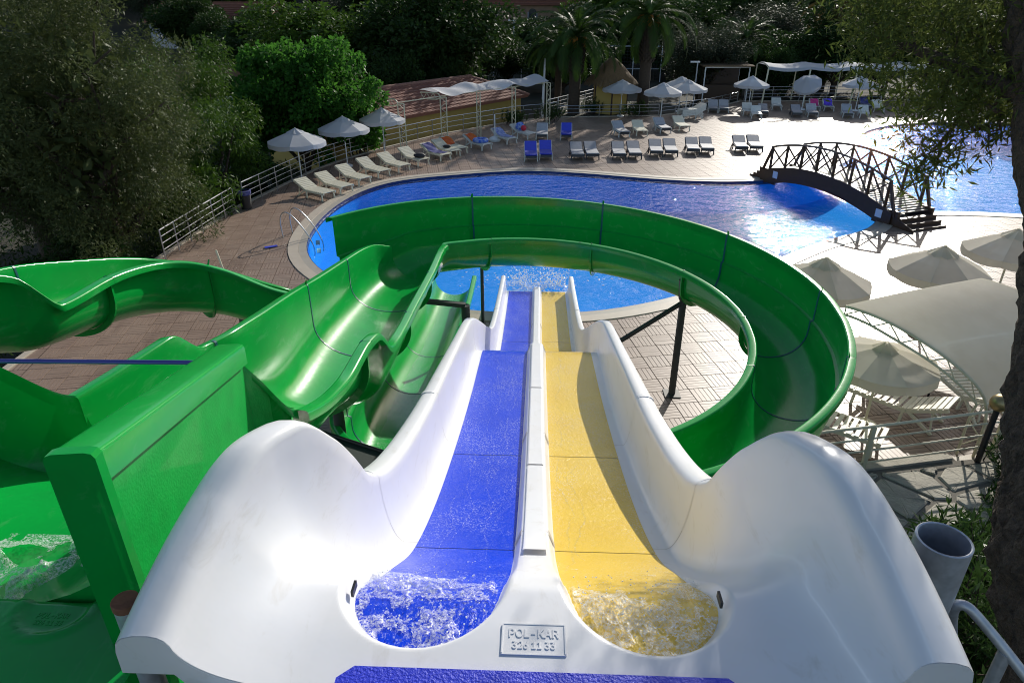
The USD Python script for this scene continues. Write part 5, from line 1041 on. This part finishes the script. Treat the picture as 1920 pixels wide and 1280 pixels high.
palm((1.35, 54.0, -.3), 4.6, 'slender dark palm close behind the stout left palm', 34, 3.4, .26, 5, dates=False, scales=False)
# big trunk and branch on the right
rng = np.random.default_rng(9)
bt = thing('bark_tree', 'big rough barked tree at the right edge with a leafy branch over the pool', 'tree', (3.75, 4.1, 1.0))
tpts = []
for px, py, t_ in ((2040, 1300, 4.6), (2020, 1150, 4.75), (2012, 1000, 4.95), (2018, 850, 5.15), (2026, 700, 5.35), (2036, 500, 5.6), (2022, 330, 5.85), (2000, 180, 6.05), (1985, 60, 6.2), (1980, -90, 6.5), (1985, -260, 6.9)):
    d = (px-960)/1280*RGT-(py-640)/1280*UPV+FWD; tpts.append(EYE+d*t_)
tpts = np.array(tpts); tpts = np.vstack([tpts[0]*[1, 1, 0]+[-.05, -.1, 1.2], tpts]); cs_ = CubicSpline(np.arange(len(tpts)), tpts)(np.linspace(0, len(tpts)-1, 90))
tm = MB(); tm.tube(cs_, np.linspace(.50, .36, 90)*(1+.05*np.sin(np.linspace(0, 31, 90))), 90); v, f = tm.out()
nz = meshkit.fbm(v*[7, 7, 1.6], 4)-.5; cen = np.array([cs_[np.argmin(np.abs(cs_[:, 2]-z))] for z in v[:, 2]]); rd = v-cen; rd[:, 2] = 0; v = v+rd*(nz*.4+(np.abs(meshkit.fbm(v*[17, 17, 2.6]+5, 4)-.5)*.55-.06))[:, None]
obj('trunk', MB().add(v, f), 'bark', bt, smooth=60)
def at_t(px, py, t_): return EYE+((px-960)/1280*RGT-(py-640)/1280*UPV+FWD)*t_
bm = MB(); LP, LO = [], []
main = [at_t(1960, 190, 6.1), at_t(1850, 150, 6.5), at_t(1760, 110, 6.9), at_t(1690, 85, 7.2), at_t(1630, 60, 7.4)]; bm.tube(CubicSpline(range(5), main)(np.linspace(0, 4, 24)), np.linspace(.10, .02, 24), 8)
twigs = []
def twig(p, q, r=.02, n=6): 
    pts = np.array(p)+(np.array(q)-np.array(p))*np.linspace(0, 1, n)[:, None]+rng.normal(size=(n, 3))*.03; bm.tube(pts, np.linspace(r, .004, n), 5); twigs.append(pts)
for p, q in [((1690, 85, 7.2), (1600, 20, 7.2)), ((1700, 88, 7.2), (1640, 130, 7.3)), ((1760, 110, 6.9), (1690, 180, 7.1)), ((1800, 130, 6.7), (1720, 230, 7.0)), ((1830, 145, 6.6), (1790, 250, 6.9)), ((1850, 150, 6.5), (1850, 60, 6.9)), ((1790, 120, 6.8), (1760, 20, 7.1)), ((1720, 95, 7.1), (1690, 10, 7.3)), ((1880, 160, 6.4), (1870, 260, 6.6)),
             ((1800, 220, 6.9), (1740, 330, 6.9)), ((1790, 250, 6.9), (1725, 300, 6.8)), ((1740, 285, 6.9), (1715, 345, 6.8)), ((1900, 40, 6.5), (1800, 60, 7.0)), ((1640, 60, 7.4), (1590, 50, 7.5)), ((1870, 200, 6.4), (1800, 180, 6.7)), ((1700, 20, 7.2), (1640, -30, 7.3)), ((1830, 0, 6.8), (1760, -40, 7)), ((1850, 240, 6.6), (1800, 215, 6.9)), ((1850, 100, 6.6), (1800, 20, 6.9)), ((1880, 210, 6.5), (1850, 280, 6.5))]:
    twig(at_t(*p), at_t(*q), .022)
obj('branch', bm, 'bark', bt, smooth=60)
def cluster(u, v_, t_, n, s, zs_=.7):
    c = at_t(u, v_, t_); P = c+rng.normal(size=(n, 3))*[s, s, s*zs_]; LP.append(P); LO.append(rng.normal(size=(n, 3))*.4)
for _ in range(95):
    u = rng.uniform(1600, 1960); v_ = rng.uniform(-80, 200)
    if u < 1680 and v_ > 150: continue
    cluster(u, v_, rng.uniform(6.2, 7.6), 120, .19)
for _ in range(16): cluster(rng.uniform(1690, 1900), rng.uniform(190, 240), rng.uniform(6.6, 7.1), 60, .14)
for u, v_ in ((1730, 285), (1750, 300), (1715, 305), (1765, 280), (1780, 292), (1735, 325), (1795, 275), (1720, 245), (1700, 265), (1745, 262), (1800, 300), (1712, 335), (1755, 318)): cluster(u, v_, 6.85, 34, .10)
for tw in twigs:
    for p in tw[2:]: LP.append(p+rng.normal(size=(24, 3))*.09); LO.append(rng.normal(size=(24, 3)))
# the crown above and right of the frame, which shades the right tub of the white slide
for _ in range(120):
    c = np.array([rng.uniform(5.3, 8.8), rng.uniform(5.5, 10.0), rng.uniform(8.4, 11.2)]); LP.append(c+rng.normal(size=(90, 3))*.34); LO.append(rng.normal(size=(90, 3))*.4)
P = np.vstack(LP); v, f = leaves(rng, P, .10, .020, .35, np.vstack(LO)); obj('crown', MB().add(v, f), 'leaf_acacia', bt)
# oleanders on the bank
def oleander(loc, h, w, seed, label, n=70):
    r_ = np.random.default_rng(seed); t = thing('oleander_shrub', label, 'shrub', loc); V, F, b = [], [], 0; sm_ = MB(); mbl = MB()
    for _ in range(n):
        a, e = r_.uniform(0, 6.28), r_.uniform(.55, 1.5); d = np.array([math.cos(a)*math.cos(e), math.sin(a)*math.cos(e), math.sin(e)]); L = h*r_.uniform(.6, 1.05); o = np.array(loc)+r_.normal(size=3)*[w*.35, w*.35, 0]
        sm_.tube([o, o+d*L*.5+[0, 0, .03], o+d*L], (.012, .009, .004), 4, caps=False)
        for s in np.linspace(.35, 1, 9):
            p = o+d*L*s; pts = np.repeat(p[None], 5, 0); v, f = leaves(r_, pts, .16, .032, -.1, np.repeat((d*.9)[None], 5, 0)); mbl.add(v, f)
    obj('foliage', mbl, 'leaf_oleander', t); obj('stems', sm_, 'bark', t)
for k, (x, y, h, w, lab) in enumerate([(4.5, 6.9, .95, .9, 'leafy oleander between the open post and the stone path'), (5.45, 6.5, 1.05, .9, 'oleander left of the big trunk at the path edge'), (3.6, 5.4, 1.9, .8, 'oleander close behind the bent handrail'), (4.3, 5.0, 1.8, .8, 'dark oleander at the foot of the big trunk'), (3.1, 4.3, 2.0, .7, 'oleander under the right end of the white slide wall'), (8.3, 9.2, .6, .8, 'low bush at the lamp post beside the stone path'), (8.6, 9.6, .8, .9, 'low bush at the foot of the arched canopy'), (6.5, 7.3, .8, .9, 'oleander behind the big trunk')]):
    oleander((x, y, float(land(x, y))), h, w, 50+k, lab, 80 if k < 5 else 50)
# low ground cover on the bank and below the railing
gc = MB(); r_ = np.random.default_rng(66); Q = []
for _ in range(9000):
    x, y = r_.uniform(2.9, 10), r_.uniform(3.5, 9.6)
    if PAVE.buffer(.1).contains(Point(x, y)): continue
    Q.append((x, y, float(land(x, y))+r_.uniform(0, .12)))
v, f = leaves(r_, np.array(Q), .12, .03, -.4); g_ = obj('ground_cover', MB().add(v, f), 'leaf_oleander', kind='stuff'); tag(g_.prim, 'low green ground cover on the planted bank by the stone path')
gc2 = []
for _ in range(9000):
    x, y = r_.uniform(-24, -12.7), r_.uniform(14, 40); gc2.append((x, y, -1.25+r_.uniform(0, .3)))
v, f = leaves(r_, np.array(gc2), .22, .07, -.3); g_ = obj('undergrowth', MB().add(v, f), 'leaf_dark', kind='stuff'); tag(g_.prim, 'dark undergrowth below the left railing')
for px, py, h, lab in ((1030, 226, .8, 'yellowish leafy plant behind the grey end on lounger'), (965, 232, .6, 'small shrub in the bed at the shed corner'), (1190, 217, .6, 'round yellow green plant under the lone parasol'), (1105, 214, .7, 'shrub beside the first palm trunk')):
    x, y = g2(px, py); oleander((x, y, 0), h*1.6, 1.1, px, lab, 45)
bed = Polygon([(1.5, 49.7), (8.4, 50.65), (12.2, 53.6), (9, 58), (2, 57)]); obj('palm_bed', MB().poly(bed, -.5, -.02), 'soil', kind='structure')
